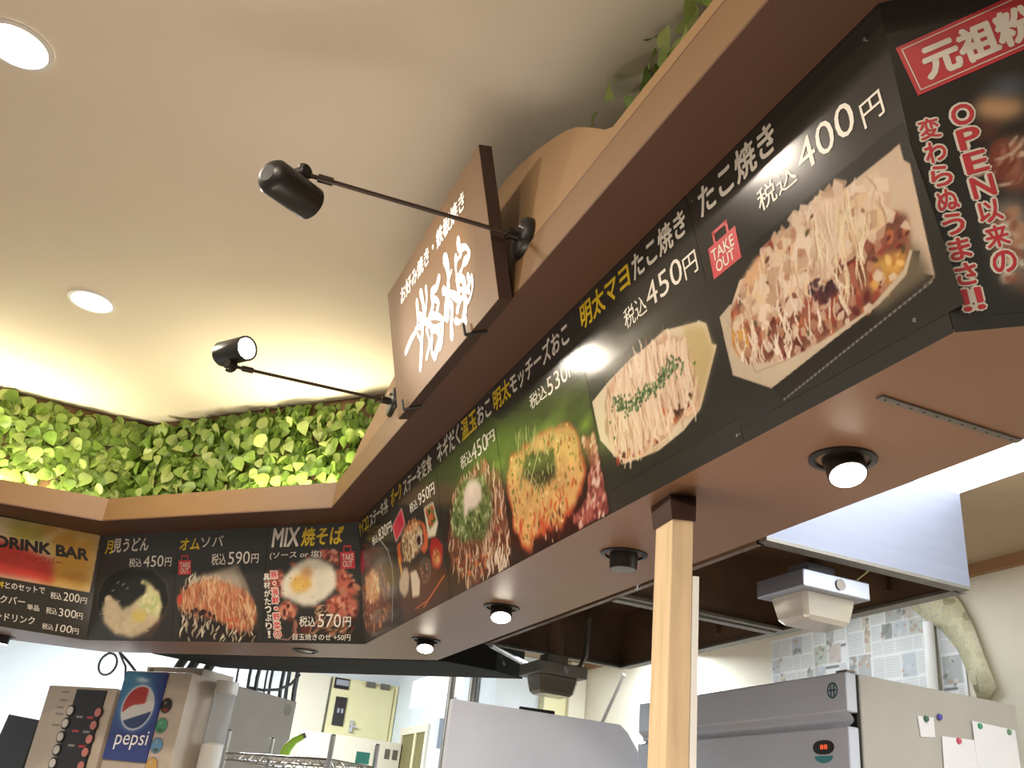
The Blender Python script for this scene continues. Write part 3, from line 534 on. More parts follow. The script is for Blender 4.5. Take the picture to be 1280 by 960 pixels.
def pic_takoyaki():
    p = Pic(2.782, 0.03, 0.523, 0.305, 0.002, BG)
    p.poly('tk_sil', (196, 172, 146)); p.grain('tk_sil', 0.06, 12)
    p.poly('tk_under', (44, 40, 34)); p.poly([(3.13, 0.125), (3.24, 0.175), (3.262, 0.14), (3.272, 0.093), (3.16, 0.085)], (104, 92, 74), 0.006)
    q = POLY['tk_dash']; (xa, ya), (xb, yb) = q
    for k in range(34):
        t = k/34; p.line([(xa+(xb-xa)*t, ya+(yb-ya)*t), (xa+(xb-xa)*(t+0.014), ya+(yb-ya)*(t+0.014))], 0.0028, (150, 146, 138), 0.8)
    p.poly('tk_food', (128, 72, 56), 0.002, jit=0.006, jf=40); p.grain('tk_food', 0.35, 45, 2)
    p.poly('tk_ball1', (206, 150, 70), 0.002); p.poly('tk_ball2', (204, 152, 70), 0.004); p.grain('tk_ball2', 0.15, 40)
    p.speck('tk_food', 170, 0.006, [(150, 60, 46), (96, 36, 34), (176, 96, 60)], 1.8)
    p.speck('tk_ball2', 14, 0.006, [(226, 180, 100), (180, 120, 50)], 1.6)
    low = [(2.83, 0.23), (2.82, 0.13), (2.9, 0.098), (3.0, 0.11), (3.12, 0.13), (3.15, 0.2), (3.0, 0.22)]
    p.drizzle(low, 90, 0.0042, [(214, 196, 172), (204, 178, 150), (226, 210, 190)], 0.045, 1.45)
    up = [(2.85, 0.22), (2.9, 0.28), (3.0, 0.31), (3.06, 0.32), (3.15, 0.31), (3.24, 0.28), (3.22, 0.2), (3.1, 0.19), (2.95, 0.18)]
    p.flakes(up, 190, 0.018, [(206, 180, 154), (196, 164, 134), (216, 194, 170), (182, 146, 116), (214, 180, 140)])
    p.flakes('tk_food', 95, 0.010, [(206, 184, 160), (190, 156, 128), (170, 120, 92)])
    p.poly([(2.88, 0.285), (2.93, 0.305), (2.96, 0.30), (2.95, 0.27), (2.9, 0.262)], (206, 160, 116), 0.003)
    p.poly('tk_bigflake', (208, 182, 158), 0.002); p.grain('tk_bigflake', 0.10, 30)
    p.drizzle('tk_bigflake', 10, 0.003, [(188, 158, 132)], 0.08, 1.5, 0.6)
    p.speck('tk_nori', 26, 0.007, [(70, 40, 46), (96, 44, 48), (54, 34, 34)], 1.5)
    p.drizzle(up, 60, 0.004, [(216, 198, 176), (190, 158, 130), (176, 136, 106)], 0.04, 1.3, 0.7)
    p.speck('tk_food', 14, 0.004, [(80, 70, 44), (90, 54, 44)], 1.8)
    p.drizzle([(3.08, 0.28), (3.16, 0.29), (3.2, 0.2), (3.12, 0.14), (3.08, 0.18)], 40, 0.003, [(222, 206, 170), (210, 190, 150)], 0.05, 1.3)
    p.poly('tk_rim', (186, 168, 142)); p.grain('tk_rim', 0.05, 20)
    p.line([(2.815, 0.236), (2.86, 0.11), (2.95, 0.098), (3.06, 0.12)], 0.002, (140, 110, 84), 0.5)
    return p
def pic_mentai():
    p = Pic(2.266, 0.05, 0.516, 0.28, 0.0025, BG)
    p.poly('mt_sil', (206, 190, 160)); p.poly('mt_yel', (190, 166, 112), 0.006); p.grain('mt_sil', 0.04, 10)
    p.poly('mt_food', (186, 146, 116), 0.004, jit=0.006); p.grain('mt_food', 0.3, 30)
    bot = [(2.33, 0.14), (2.33, 0.1), (2.42, 0.088), (2.55, 0.098), (2.65, 0.13), (2.66, 0.17), (2.55, 0.15), (2.42, 0.12)]
    p.speck(bot, 60, 0.008, [(150, 50, 44), (196, 92, 52), (96, 40, 34), (214, 150, 90)], 1.4)
    p.poly([(2.57, 0.135), (2.6, 0.115), (2.66, 0.14), (2.67, 0.17), (2.6, 0.165)], (70, 46, 32), 0.004)
    for k in range(40):
        u = 2.325+0.345*k/40; top = 0.235+0.06*math.sin((u-2.3)/0.39*3.0)+rng.normal()*0.006; b = 0.125-0.02*math.sin((u-2.31)*8)+rng.normal()*0.012
        if u > 2.58: b += 0.035
        k2 = rng.normal()*0.004; p.line([(u, b), (u+k2, b*.66+top*.34), (u-k2+.006, b*.33+top*.67), (u+0.014, top)], 0.0085+0.003*rng.random(), [(214, 186, 160), (206, 174, 146), (220, 196, 170)][k % 3], 0.92)
    p.drizzle('mt_food', 46, 0.0024, [(150, 90, 64), (140, 76, 56), (176, 120, 90)], 0.06, 1.45, 0.6); p.drizzle('mt_food', 50, 0.007, [(222, 202, 172), (212, 186, 158)], 0.05, 1.4, 0.8)
    g = POLY['mt_green']
    for (x, y), (x2, y2) in zip(g, g[1:]):
        for t in np.linspace(0, 1, 14):
            for _ in range(3): p.ell(x+(x2-x)*t+rng.normal()*0.01, y+(y2-y)*t+rng.normal()*0.009, 0.006, 0.004, [(76, 104, 60), (50, 78, 48), (104, 128, 80)][rng.integers(3)], rng.random()*3, 0.5)
    for (x, y) in [(2.34, 0.16), (2.335, 0.2), (2.69, 0.2)]: p.ell(x, y, 0.006, 0.005, (110, 120, 60))
    p.line([(2.31, 0.155), (2.36, 0.10), (2.45, 0.083), (2.56, 0.092), (2.65, 0.125), (2.69, 0.17)], 0.004, (214, 190, 150), 0.9)
    return p
def bggreen(p):
    p.poly('oc_green', (88, 116, 44), 0.03); 
    N_ = vnoise(p.X*9, p.Y*22, 5); m_ = np.clip((p.Y-0.18)/0.1, 0, 1)*np.clip((0.44-p.Y)/0.10, 0, 1)*np.clip((p.X-1.2)/0.2, 0, 1)
    g = np.stack([50+60*N_, 66+72*N_, 30+22*N_], -1)/255; p.a = p.a*(1-0.62*m_[..., None])+g*0.62*m_[..., None]
    p.ell(1.62, 0.29, 0.14, 0.035, (126, 160, 52), 0.15, 0.9, 0.75); p.ell(1.98, 0.285, 0.16, 0.04, (120, 156, 56), 0.1, 0.9, 0.75); p.ell(2.22, 0.235, 0.06, 0.03, (120, 160, 50), 0.2, 0.9, 0.7)
def pic_mochi():
    p = Pic(1.69, 0.002, 0.572, 0.42, 0.003, BG); bggreen(p)
    p.poly([(1.7, 0.0), (1.7, 0.2), (2.1, 0.25), (2.24, 0.19), (2.258, 0.0)], (42, 26, 22), 0.012)
    p.poly('oc_meat', (140, 70, 62), 0.002); p.speck('oc_meat', 130, 0.007, [(196, 140, 124), (110, 46, 44), (166, 84, 74), (210, 176, 160)], 1.8, 0.9)
    p.poly('oc_sil', (176, 66, 40), 0.003, jit=0.012, jf=34)
    P_ = [(x+(1.93-x)*0.035, y+(0.2-y)*0.05+0.004) for x, y in POLY['oc_sil']]; p.poly(P_, (204, 156, 88), 0.004, jit=0.010, jf=40); p.grain('oc_sil', 0.14, 26)
    p.speck(P_, 90, 0.006, [(150, 78, 44), (170, 100, 56), (120, 100, 50)], 1.4, 1.4); p.speck(P_, 70, 0.005, [(226, 190, 130), (214, 170, 100)], 1.6)
    p.speck(P_, 60, 0.0045, [(96, 100, 40), (124, 116, 60)], 1.6)
    p.poly('oc_nori', (42, 40, 26), 0.006, jit=0.01); p.speck('oc_nori', 50, 0.006, [(60, 58, 34), (28, 26, 18), (86, 84, 52)], 2)
    ring = [(1.8, 0.28), (1.78, 0.2), (1.85, 0.15), (2.0, 0.15), (2.07, 0.2), (2.06, 0.27), (1.95, 0.29)]
    p.drizzle(ring, 60, 0.0035, [(90, 110, 46), (140, 150, 80), (70, 84, 40), (180, 176, 120)], 0.02, 1.2)
    p.line([(1.85, 0.175), (1.94, 0.25)], 0.004, (186, 176, 120)); p.line([(1.86, 0.235), (1.91, 0.17)], 0.0035, (170, 160, 108))
    p.drizzle([(1.8, 0.30), (1.95, 0.27), (1.96, 0.33), (1.83, 0.35)], 22, 0.003, [(150, 160, 90), (190, 190, 130)], 0.04, 1.2, 0.7)
    p.drizzle([(1.75, 0.1), (1.8, 0.03), (2.05, 0.06), (2.12, 0.13), (1.95, 0.1)], 40, 0.006, [(196, 80, 44), (214, 130, 70)], 0.03, 1.4)
    p.speck([(1.84, 0.07), (2.06, 0.08), (2.0, 0.01), (1.86, 0.01)], 20, 0.006, [(200, 150, 110), (90, 46, 36)], 2, 1.4)
    return p
def pic_negi():
    p = Pic(1.15, 0.002, 0.536, 0.42, 0.0035, BG); bggreen(p)
    p.poly([(1.15, 0.0), (1.155, 0.2), (1.25, 0.31), (1.6, 0.33), (1.68, 0.2), (1.684, 0.0)], (52, 32, 26), 0.015)
    p.poly('ng_sil', (104, 62, 46), 0.004, jit=0.016, jf=26); p.grain('ng_sil', 0.3, 26)
    p.drizzle('ng_sil', 190, 0.0065, [(196, 166, 134), (168, 132, 104), (212, 184, 152), (92, 44, 34)], 0.05, 1.35)
    top = [(1.25, 0.3), (1.35, 0.345), (1.55, 0.35), (1.63, 0.3), (1.55, 0.31), (1.35, 0.32)]; p.drizzle(top, 40, 0.006, [(204, 150, 120), (186, 110, 84), (220, 190, 160)], 0.03, 1.4)
    p.poly('ng_green', (92, 108, 62), 0.008, jit=0.014); p.speck('ng_green', 330, 0.0085, [(70, 92, 44), (124, 140, 84), (96, 118, 60), (58, 76, 36), (160, 168, 116)], 1.3)
    p.poly('ng_egg', (206, 190, 178), 0.004); p.ell(1.44, 0.29, 0.035, 0.03, (222, 210, 200), 0, 0.8, 0.7)
    p.speck([(1.18, 0.12), (1.3, 0.02), (1.6, 0.02), (1.66, 0.2), (1.5, 0.08)], 60, 0.007, [(196, 110, 60), (120, 40, 36), (150, 66, 50), (206, 176, 140)], 1.6)
    p.drizzle([(1.45, 0.01), (1.65, 0.01), (1.66, 0.08), (1.5, 0.07)], 16, 0.006, [(214, 200, 180)], 0.05, 1.2)
    return p
def pic_teishoku():
    p = Pic(0.562, 0.002, 0.575, 0.435, 0.0035, BG)
    p.poly([(0.6, 0.0), (0.62, 0.2), (0.95, 0.18), (1.12, 0.12), (1.13, 0.0)], (66, 42, 32), 0.01)
    p.poly('tz_rim', (196, 86, 46), 0.003); p.poly([(0.60, 0.25), (0.625, 0.25), (0.64, 0.19), (0.62, 0.16)], (214, 156, 60), 0.003)
    p.poly('tz_dish', (52, 40, 32), 0.003); c = [(x+(0.79-x)*0.1, y+(0.275-y)*0.1) for x, y in POLY['tz_dish']]
    p.poly(c, (176, 148, 106), 0.005); p.speck(c, 150, 0.008, [(206, 184, 140), (140, 104, 66), (190, 166, 120), (110, 84, 54), (220, 206, 170)], 1.5)
    p.drizzle([(0.67, 0.32), (0.8, 0.35), (0.92, 0.33), (0.9, 0.31), (0.75, 0.31)], 24, 0.006, [(196, 100, 60), (214, 150, 90)], 0.02)
    p.poly('tz_cup', (206, 200, 190), 0.002); cc = [(x+(0.871-x)*0.25, y+(0.258-y)*0.25) for x, y in POLY['tz_cup']]; p.poly(cc, (50, 30, 24), 0.002)
    p.poly('tz_box', (204, 196, 170), 0.002); p.poly('tz_boxin', (90, 100, 50), 0.003); p.speck('tz_boxin', 26, 0.008, [(190, 60, 36), (206, 90, 50), (80, 110, 50), (50, 70, 30)], 1.6)
    p.poly('tz_red', (160, 34, 34), 0.003); p.poly('tz_soup', (186, 118, 60), 0.005); p.speck('tz_soup', 14, 0.008, [(206, 150, 90), (150, 76, 40)])
    p.poly('tz_rice', (190, 172, 146), 0.005); p.poly('tz_nap', (200, 186, 164), 0.003); p.poly('tz_bowl', (92, 84, 78), 0.003)
    b = [(x+(0.9-x)*0.25, y+(0.145-y)*0.2) for x, y in POLY['tz_bowl']]; p.poly(b, (64, 52, 46), 0.004); p.speck(b, 12, 0.006, [(160, 70, 50), (150, 140, 120)])
    p.line([(0.85, 0.02), (1.0, 0.06), (1.1, 0.085)], 0.006, (196, 96, 40)); p.line([(0.75, 0.03), (0.9, 0.035)], 0.005, (176, 80, 34))
    p.poly('tz_label', (230, 190, 190), 0.001); L_ = [(x+(0.648-x)*0.09, y+(0.371-y)*0.09) for x, y in POLY['tz_label']]; p.poly(L_, (186, 36, 56), 0.001)
    return p
def pic_don():
    p = Pic(0.0, 0.002, 0.56, 0.42, 0.004, BG)
    p.poly('dn_bowl', (62, 54, 46), 0.008); p.poly([(0.02, 0.3), (0.2, 0.36), (0.4, 0.33), (0.45, 0.25), (0.25, 0.28), (0.02, 0.24)], (86, 76, 66), 0.02)
    p.poly('dn_food', (104, 62, 44), 0.006, jit=0.01); p.speck('dn_food', 120, 0.012, [(140, 88, 60), (76, 42, 34), (170, 116, 84), (120, 96, 80)], 1.6)
    tp = [(0.1, 0.27), (0.22, 0.285), (0.3, 0.25), (0.3, 0.16), (0.18, 0.15), (0.08, 0.18)]; p.poly(tp, (200, 160, 110), 0.01, jit=0.012); p.speck(tp, 50, 0.009, [(216, 196, 150), (206, 110, 50), (190, 140, 90)], 1.6)
    p.line(POLY['dn_arc']+[(0.44, 0.03)], 0.006, (170, 166, 156))
    p.poly([(0.02, 0.395), (0.11, 0.395), (0.1, 0.30), (0.02, 0.30)], (150, 34, 48), 0.006)
    return p
def pic_mix():
    p = Pic(1.18, 0.002, 0.556, 0.43, 0.004, BG)
    for k, c in (('mx_meat4', (170, 74, 56)), ('mx_meat1', (186, 92, 66)), ('mx_meat2', (190, 96, 72)), ('mx_meat3', (196, 116, 82)), ('mx_meat5', (140, 66, 56))):
        p.poly(k, c, 0.006, jit=0.01); p.speck(k, 22, 0.010, [(214, 140, 110), (140, 56, 44), (200, 110, 84)], 1.6)
    fld = [(1.2, 0.1), (1.25, 0.34), (1.45, 0.4), (1.7, 0.36), (1.72, 0.05), (1.3, 0.02)]; p.speck(fld, 70, 0.012, [(150, 74, 56), (96, 44, 36), (176, 116, 86), (70, 34, 30)], 2.0)
    p.line([(1.25, 0.02), (1.33, 0.015), (1.37, 0.05), (1.36, 0.1)], 0.006, (150, 110, 96)); p.line([(1.24, 0.05), (1.3, 0.03)], 0.005, (120, 80, 70))
    p.drizzle([(1.45, 0.05), (1.7, 0.05), (1.6, 0.15), (1.5, 0.16)], 34, 0.006, [(150, 100, 70), (186, 140, 100), (110, 60, 44)], 0.05, 0.4)
    p.poly('mx_egg', (214, 206, 184), 0.006, jit=0.012, jf=24); p.grain('mx_egg', 0.07, 14); p.poly('mx_yolk', (214, 160, 66), 0.008); p.poly('mx_spot', (190, 132, 74), 0.008)
    p.ell(1.38, 0.255, 0.05, 0.03, (220, 186, 84), 0.2, 0.7, 0.7); p.speck('mx_egg', 18, 0.003, [(90, 100, 60), (150, 70, 40)])
    p.ell(1.32, 0.165, 0.012, 0.012, (90, 40, 30))
    return p
def pic_omu():
    p = Pic(0.606, 0.002, 0.57, 0.37, 0.004, BG)
    p.poly('om_paper', (56, 48, 40), 0.004); p.poly([(0.70, 0.30), (1.0, 0.358), (1.06, 0.27), (1.14, 0.12), (1.0, 0.2), (0.8, 0.28)], (150, 138, 118), 0.004); p.poly([(0.98, 0.35), (1.0, 0.358), (1.06, 0.27), (1.13, 0.14), (1.04, 0.26)], (120, 108, 90), 0.004)
    p.poly('om_bot', (40, 32, 26), 0.003); p.drizzle('om_bot', 46, 0.006, [(196, 184, 156), (170, 150, 120), (214, 200, 170)], 0.035, 1.4)
    p.drizzle([(0.64, 0.25), (0.7, 0.31), (0.85, 0.30), (0.95, 0.27), (0.8, 0.27), (0.68, 0.24)], 40, 0.006, [(206, 190, 160), (190, 170, 140)], 0.04, 1.3)
    p.poly('om_egg', (176, 100, 62), 0.005, jit=0.008); p.grain('om_egg', 0.2, 24)
    p.drizzle('om_egg', 110, 0.0055, [(206, 164, 116), (190, 140, 96), (214, 176, 126)], 0.07, 1.75); p.drizzle('om_egg', 40, 0.005, [(130, 60, 42), (150, 76, 50)], 0.06, 1.75)
    p.speck([(0.95, 0.07), (1.06, 0.07), (1.0, 0.12), (0.92, 0.12)], 14, 0.008, [(196, 70, 46), (206, 110, 70)]); p.ell(0.64, 0.2, 0.02, 0.03, (190, 66, 50))
    p.speck([(0.66, 0.16), (0.8, 0.15), (0.9, 0.11), (0.75, 0.13)], 16, 0.009, [(40, 28, 24)])
    return p
def pic_udon():
    p = Pic(0.03, 0.002, 0.57, 0.40, 0.004, BG)
    P_ = POLY['ud_bowl']; p.poly(P_, (72, 66, 58), 0.002); q = [(x+(0.31-x)*0.035, y+(0.19-y)*0.035) for x, y in P_]; p.poly(q, (30, 32, 25), 0.003)
    p.poly([(0.33, 0.02), (0.42, 0.02), (0.5, 0.1), (0.56, 0.17), (0.53, 0.1), (0.45, 0.01)], (84, 54, 40), 0.004)
    p.poly('ud_nood', (200, 178, 138), 0.005, jit=0.008); p.grain('ud_nood', 0.08, 20)
    p.drizzle('ud_nood', 30, 0.004, [(214, 196, 160), (180, 156, 116)], 0.06, 0.1, 0.5)
    p.poly('ud_tem', (206, 202, 140), 0.004, jit=0.01); p.speck('ud_tem', 30, 0.009, [(220, 214, 160), (186, 190, 116), (176, 190, 120)]); p.poly('ud_yolk', (212, 186, 92), 0.006)
    for x, y in [(0.2, 0.29), (0.24, 0.28), (0.17, 0.25), (0.27, 0.26)]: p.ell(x, y, 0.02, 0.005, (130, 134, 128), 0.4, 0.8)
    p.ell(0.14, 0.2, 0.03, 0.03, (196, 176, 140)); p.ell(0.13, 0.21, 0.02, 0.014, (206, 190, 156))
    return p
def pic_drink():
    p = Pic(-1.2, 0.236, 1.15, 0.30, 0.005, BG)
    r = [(-1.19, 0.535), (-0.074, 0.535), (-0.046, 0.237), (-1.16, 0.237)]
    p.poly(r, (206, 186, 140)); p.poly('dr_green', (180, 166, 60), 0.02); p.poly([(-0.38, 0.535), (-0.085, 0.534), (-0.055, 0.245), (-0.3, 0.245), (-0.26, 0.4)], (206, 150, 52), 0.02)
    p.poly([(-1.1, 0.25), (-1.0, 0.42), (-0.45, 0.42), (-0.26, 0.36), (-0.23, 0.25)], (196, 52, 44), 0.014)
    p.poly([(-0.27, 0.53), (-0.36, 0.43), (-0.34, 0.43), (-0.25, 0.53)], (226, 214, 180), 0.01); p.ell(-0.15, 0.3, 0.09, 0.04, (190, 120, 36), 0.2, 0.9, 0.7); p.ell(-0.16, 0.5, 0.06, 0.03, (220, 190, 110), 0, 0.9, 0.6)
    p.grain(r, 0.08, 9)
    m_ = p.mask(r)[1]; sl = p.mask(r)[0]; full = np.zeros(p.X.shape); full[sl] = m_; bgc = np.array(BG)/255; p.a = p.a*full[..., None]+bgc*(1-full[..., None])
    return p
def pic_right():
    p = Pic(0.045, 0.02, 0.6, 0.36, 0.004, BG)
    for k in range(26): p.ell(0.09+rng.random()*0.5, 0.05+rng.random()*0.28, 0.02+0.03*rng.random(), 0.02+0.015*rng.random(), [(150, 96, 70), (120, 60, 46), (196, 170, 140), (90, 50, 40), (206, 190, 166)][rng.integers(5)], rng.random()*3, 0.8, 0.8)
    p.poly('rt_blue', (96, 104, 122), 0.008); p.poly('rt_a', (196, 150, 106), 0.006); p.poly('rt_e', (110, 60, 46), 0.006); p.poly('rt_b', (176, 110, 84), 0.006); p.poly('rt_c', (160, 80, 56), 0.006)
    p.drizzle('rt_b', 14, 0.005, [(210, 180, 150), (130, 60, 46)], 0.04, 0.6); p.poly('rt_d', (190, 166, 140), 0.008); p.speck('rt_d', 26, 0.009, [(214, 204, 184), (180, 130, 96), (150, 90, 66)])
    return p

# ------------------------------------------------------------------ lettering
_tc = {}
def glyphs(s, bold=0.0, res=3):      # bold strokes are made of shifted copies, so that no stroke drops out
    k = (s, bold, res)
    if k in _tc: return _tc[k]
    if bold:
        V, F = glyphs(s, 0.0, res); n = 8 if bold > 0.05 else 6; V = np.concatenate([V, np.zeros((len(V), 1))], 1); vs = [V]; fs = list(F)
        for i in range(n):
            vs.append(V+np.array([bold*math.cos(6.2832*i/n), bold*math.sin(6.2832*i/n), 2.5e-5*(i+1)])); fs += [tuple(a+(i+1)*len(V) for a in f) for f in F]
        _tc[k] = (np.concatenate(vs), fs); return _tc[k]
    c = bpy.data.curves.new('t', 'FONT'); c.body = s; c.resolution_u = res
    o = bpy.data.objects.new('t', c); COL.objects.link(o)
    bpy.context.view_layer.update()
    me = bpy.data.meshes.new_from_object(o.evaluated_get(bpy.context.evaluated_depsgraph_get()))
    v = np.array([x.co[:2] for x in me.vertices]).reshape(-1, 2); f = [tuple(p.vertices) for p in me.polygons]
    bpy.data.objects.remove(o); bpy.data.curves.remove(c); bpy.data.meshes.remove(me)
    _tc[k] = (v, f); return _tc[k]
def fit(s, u, v, w, h, ang=0, sh=0, bold=0.0, brush=0.0):
    V, F = glyphs(s, bold, 3); zo = V[:, 2] if V.shape[1] > 2 else np.zeros(len(V)); V = V[:, :2]; lo, hi = V.min(0), V.max(0); q = (V-lo)/(hi-lo)
    x = q[:, 0]*w; y = q[:, 1]*h
    if brush:
        k = 26/h/10
        y = y+brush*h*(vnoise(x*k*2, y*k, 6)-0.5); x = x+brush*h*(vnoise(x*k+7, y*k*2, 8)-0.5)
    x = x+y*sh; a = math.radians(ang)
    return np.stack([u+x*math.cos(a)-y*math.sin(a), v+x*math.sin(a)+y*math.cos(a), zo], 1), F
def letter_obj(parent, parts, m_, shift=0, z=0.001, name='lettering', label=None):
    mb = MB()
    for V, F in parts: mb.add([(x-shift, y, z+dz) for x, y, dz in V], F)
    o = mb.build(name, MT[m_], parent)
    if label: o['label'] = label
    return o
def line_text(s, u, v, w, h, ang, sh, bold, brush=0.0):   # one line; each sign keeps its own box, so kana stay small
    ref, _ = glyphs('国', bold, 3); H0, H1 = ref[:, 1].min(), ref[:, 1].max(); V, F = glyphs(s, bold, 3); zo = V[:, 2] if V.shape[1] > 2 else np.zeros(len(V))
    x0, x1 = V[:, 0].min(), V[:, 0].max(); x = (V[:, 0]-x0)/(x1-x0)*w; y = (V[:, 1]-H0)/(H1-H0)*h
    if brush:
        kx = 3.2/h
        y = y+brush*h*(vnoise(x*kx, y*kx*.6, 6)-0.5); x = x+brush*h*(vnoise(x*kx*.6+7, y*kx, 8)-0.5)
    x = x+y*sh; a = math.radians(ang)
    return np.stack([u+x*math.cos(a)-y*math.sin(a), v+x*math.sin(a)+y*math.cos(a), zo], 1), F

# ------------------------------------------------------------------ menu boards
def frame(o, X, nh):
    X = Vector((*X, 0)).normalized(); nh = Vector((*nh, 0)).normalized(); Y = (nh*Tt+Vector((0, 0, 1))).normalized(); Z = X.cross(Y)
    M = Matrix((X, Y, Z)).transposed().to_4x4(); M.translation = Vector((*o, ZB)); return M
mm = P1-P0
FR = {'long': frame(P0, (-1, 0), (0, 1)), 'mid': frame(P1, (P0-P1), (-mm.y, mm.x)), 'drink': frame(P1, (-.03, -1), (-1, .03)), 'right': frame(R0, (-1, -1), (-1, 1))}
def utop(b, p): return (FR[b].inverted() @ Vector((p.x, p.y, ZT))).x
def ubot(b, p): return (FR[b].inverted() @ Vector((p.x, p.y, ZB))).x
BAGT = [('TAKE', 0.10, 0.50, 0.80, 0.36), ('OUT', 0.16, 0.10, 0.66, 0.36)]
def bag(parent, u, v, w, h, sh, shift):
    q = lambda a, b: (u+a*w+b*h*sh-shift, v+b*h, 0.0010)
    mb = MB(); mb.add([q(0, 0), q(1, 0), q(1, 1), q(0, 1)], [(0, 1, 2, 3)])
    for a, b, c, d in ((0.22, 1, 0.30, 1.36), (0.70, 1, 0.78, 1.36), (0.22, 1.27, 0.78, 1.38)): mb.add([q(a, b), q(c, b), q(c, d), q(a, d)], [(0, 1, 2, 3)])
    mb.build('take_out_mark', MT['r'], parent)['label'] = 'red printed shopping bag mark reading TAKE OUT'
    letter_obj(parent, [fit(s, u+a*w, v+b*h, c*w, d*h, 0, sh, 0.01) for s, a, b, c, d in BAGT], 'w', shift, 0.0014)
def column(parent, s, u, v, w, h, ang, sh, shift, fill, edge, bold):
    n = len(s); cell = h/n; a = math.radians(ang); up = Vector((-math.sin(a)+math.cos(a)*sh, math.cos(a)+math.sin(a)*sh)); rt = Vector((math.cos(a), math.sin(a)))
    out, inn = [], []
    for i, ch in enumerate(s):
        if ch == ' ': continue
        b = Vector((u, v))+up*(cell*(n-1-i)+cell*0.07)
        ww = w*(0.45 if ch in '・！' else 1.0); o = b+rt*(w-ww)/2; hh = cell*(0.3 if ch == '・' else 0.86); o = o+up*(cell*0.86-hh)/2
        e = w*0.10; out.append(fit(ch, o.x-e, o.y-e, ww+2*e, hh+2*e, ang, sh, bold+0.075)); inn.append(fit(ch, o.x, o.y, ww, hh, ang, sh, bold*0.8))
    if edge: letter_obj(parent, out, edge, shift, 0.0010, 'lettering_outline', 'pale outline of the letters')
    letter_obj(parent, inn, fill, shift, 0.0016)
def board(b, u0, u1, v_label, items, pic=None, screws=(), uT0=None, uT1=None):
    M = FR[b] @ Matrix.Translation((u0, 0, 0))
    t = thing('menu_board', v_label, 'menu board', M=M, group='menu boards above the counter')
    g = 0.0007
    a0, a1 = (uT0 if uT0 is not None else u0+g), (uT1 if uT1 is not None else u1-g); c0, c1 = u0+g, u1-g
    q = [(c0-u0, 0), (c1-u0, 0), (a1-u0, VL), (a0-u0, VL)]
    mb = MB(); mb.add([(x, y, 0) for x, y in q]+[(x, y, -0.008) for x, y in q], [(0, 1, 2, 3), (7, 6, 5, 4), (0, 4, 5, 1), (1, 5, 6, 2), (2, 6, 7, 3), (3, 7, 4, 0)])
    mb.build('panel', MT['board'], t)
    if pic: pic.build(t, u0)
    for s, c, u, v, w, h, ang, sh in items:
        big = h > 0.055 and s[0] not in '0123456789D'
        if s == 'BAG': bag(t, u, v, w, h, sh, u0); continue
        if b != 'right': ang = 0 if b != 'drink' else 1.4
        if s[0] == 'V':
            column(t, s[1:], u, v, w, h, ang, sh, u0, c if c == 'r' else 'w', 'w' if c == 'r' else 'k', 0.03); continue
        if b == 'long': sh = 0.10 if big else 0.04; v = v if not big else 0.458
        if b == 'mid': sh = 0.12 if big else 0.03
        numeric = s[0] in '0123456789DM(' or s.startswith('目')
        br = 0.035 if big and not numeric else 0
        bold = 0.026 if big else (0.05 if c == 'k' else (0.0 if numeric and s[0] in '0123456789' else 0.007))
        f = (fit if numeric or s in '円' else line_text)(s, u, v, w, h, ang, sh, bold, br)
        letter_obj(t, [f], c, u0)
    for x, y in screws:
        MB().tube([(x-u0, y, 0.0), (x-u0, y, 0.003)], 0.0035, 10).build('screw', MT['chrome'], t)
    return t
IT = {}
for r in ITEMS: IT.setdefault(r[0], []).append(r[1:])
def rng_items(b, lo, hi): return [r for r in IT[b] if lo <= r[2] < hi]
LS = [0.0, 0.56, 1.143, 1.687, 2.262, 2.782, ubot('long', R0)]
LL = ['black menu board with a rice bowl photo, priced 830, in the inner corner', 'black menu board with a set meal of many small dishes, priced 950',
      'black menu board with a green onion pancake topped by a white egg, priced 450', 'black menu board with a large orange pancake photo on green, priced 530',
      'black menu board with mayonnaise striped octopus balls in a paper tray, priced 450', 'black menu board with octopus balls under bonito flakes, priced 400, largest of the row']
LP = [pic_don, pic_teishoku, pic_negi, pic_mochi, pic_mentai, pic_takoyaki]
SCR = [(), (), ((1.68, 0.53),), (), ((2.31, 0.525), (2.77, 0.02)), ((2.80, 0.51), (3.22, 0.045), (3.29, 0.50))]
for i in range(6):
    lo, hi = LS[i], LS[i+1]
    board('long', lo, hi, LL[i], rng_items('long', lo-0.05 if i == 0 else lo-0.003, hi-0.003), LP[i](), SCR[i],
          utop('long', TP[2]) if i == 0 else None, utop('long', TP[3]) if i == 5 else None)
MS = [0.0, 0.603, 1.178, ubot('mid', P0)]
ML = ['black menu board with a dark bowl of white noodles, priced 450', 'black menu board with an omelette over fried noodles, priced 590', 'black menu board with a fried egg on noodles, headed MIX, priced 570']
MP = [pic_udon, pic_omu, pic_mix]
for i in range(3):
    board('mid', MS[i], MS[i+1], ML[i], rng_items('mid', MS[i], MS[i+1]), MP[i](), (), utop('mid', TP[1]) if i == 0 else None, utop('mid', TP[2]) if i == 2 else None)
board('drink', -2.0, 0.0, 'menu board with a coloured DRINK BAR picture and a price list, leftmost of the boards', IT['drink'], pic_drink(), (), -2.0, utop('drink', TP[1]))
rb = board('right', 0.0, 1.15, 'dark board with a red slogan box and red upright lettering at the right edge', [r for r in IT['right'] if r[0] not in ('REDBOX', '元祖粉')], pic_right(), (), utop('right', TP[3]), 1.15)
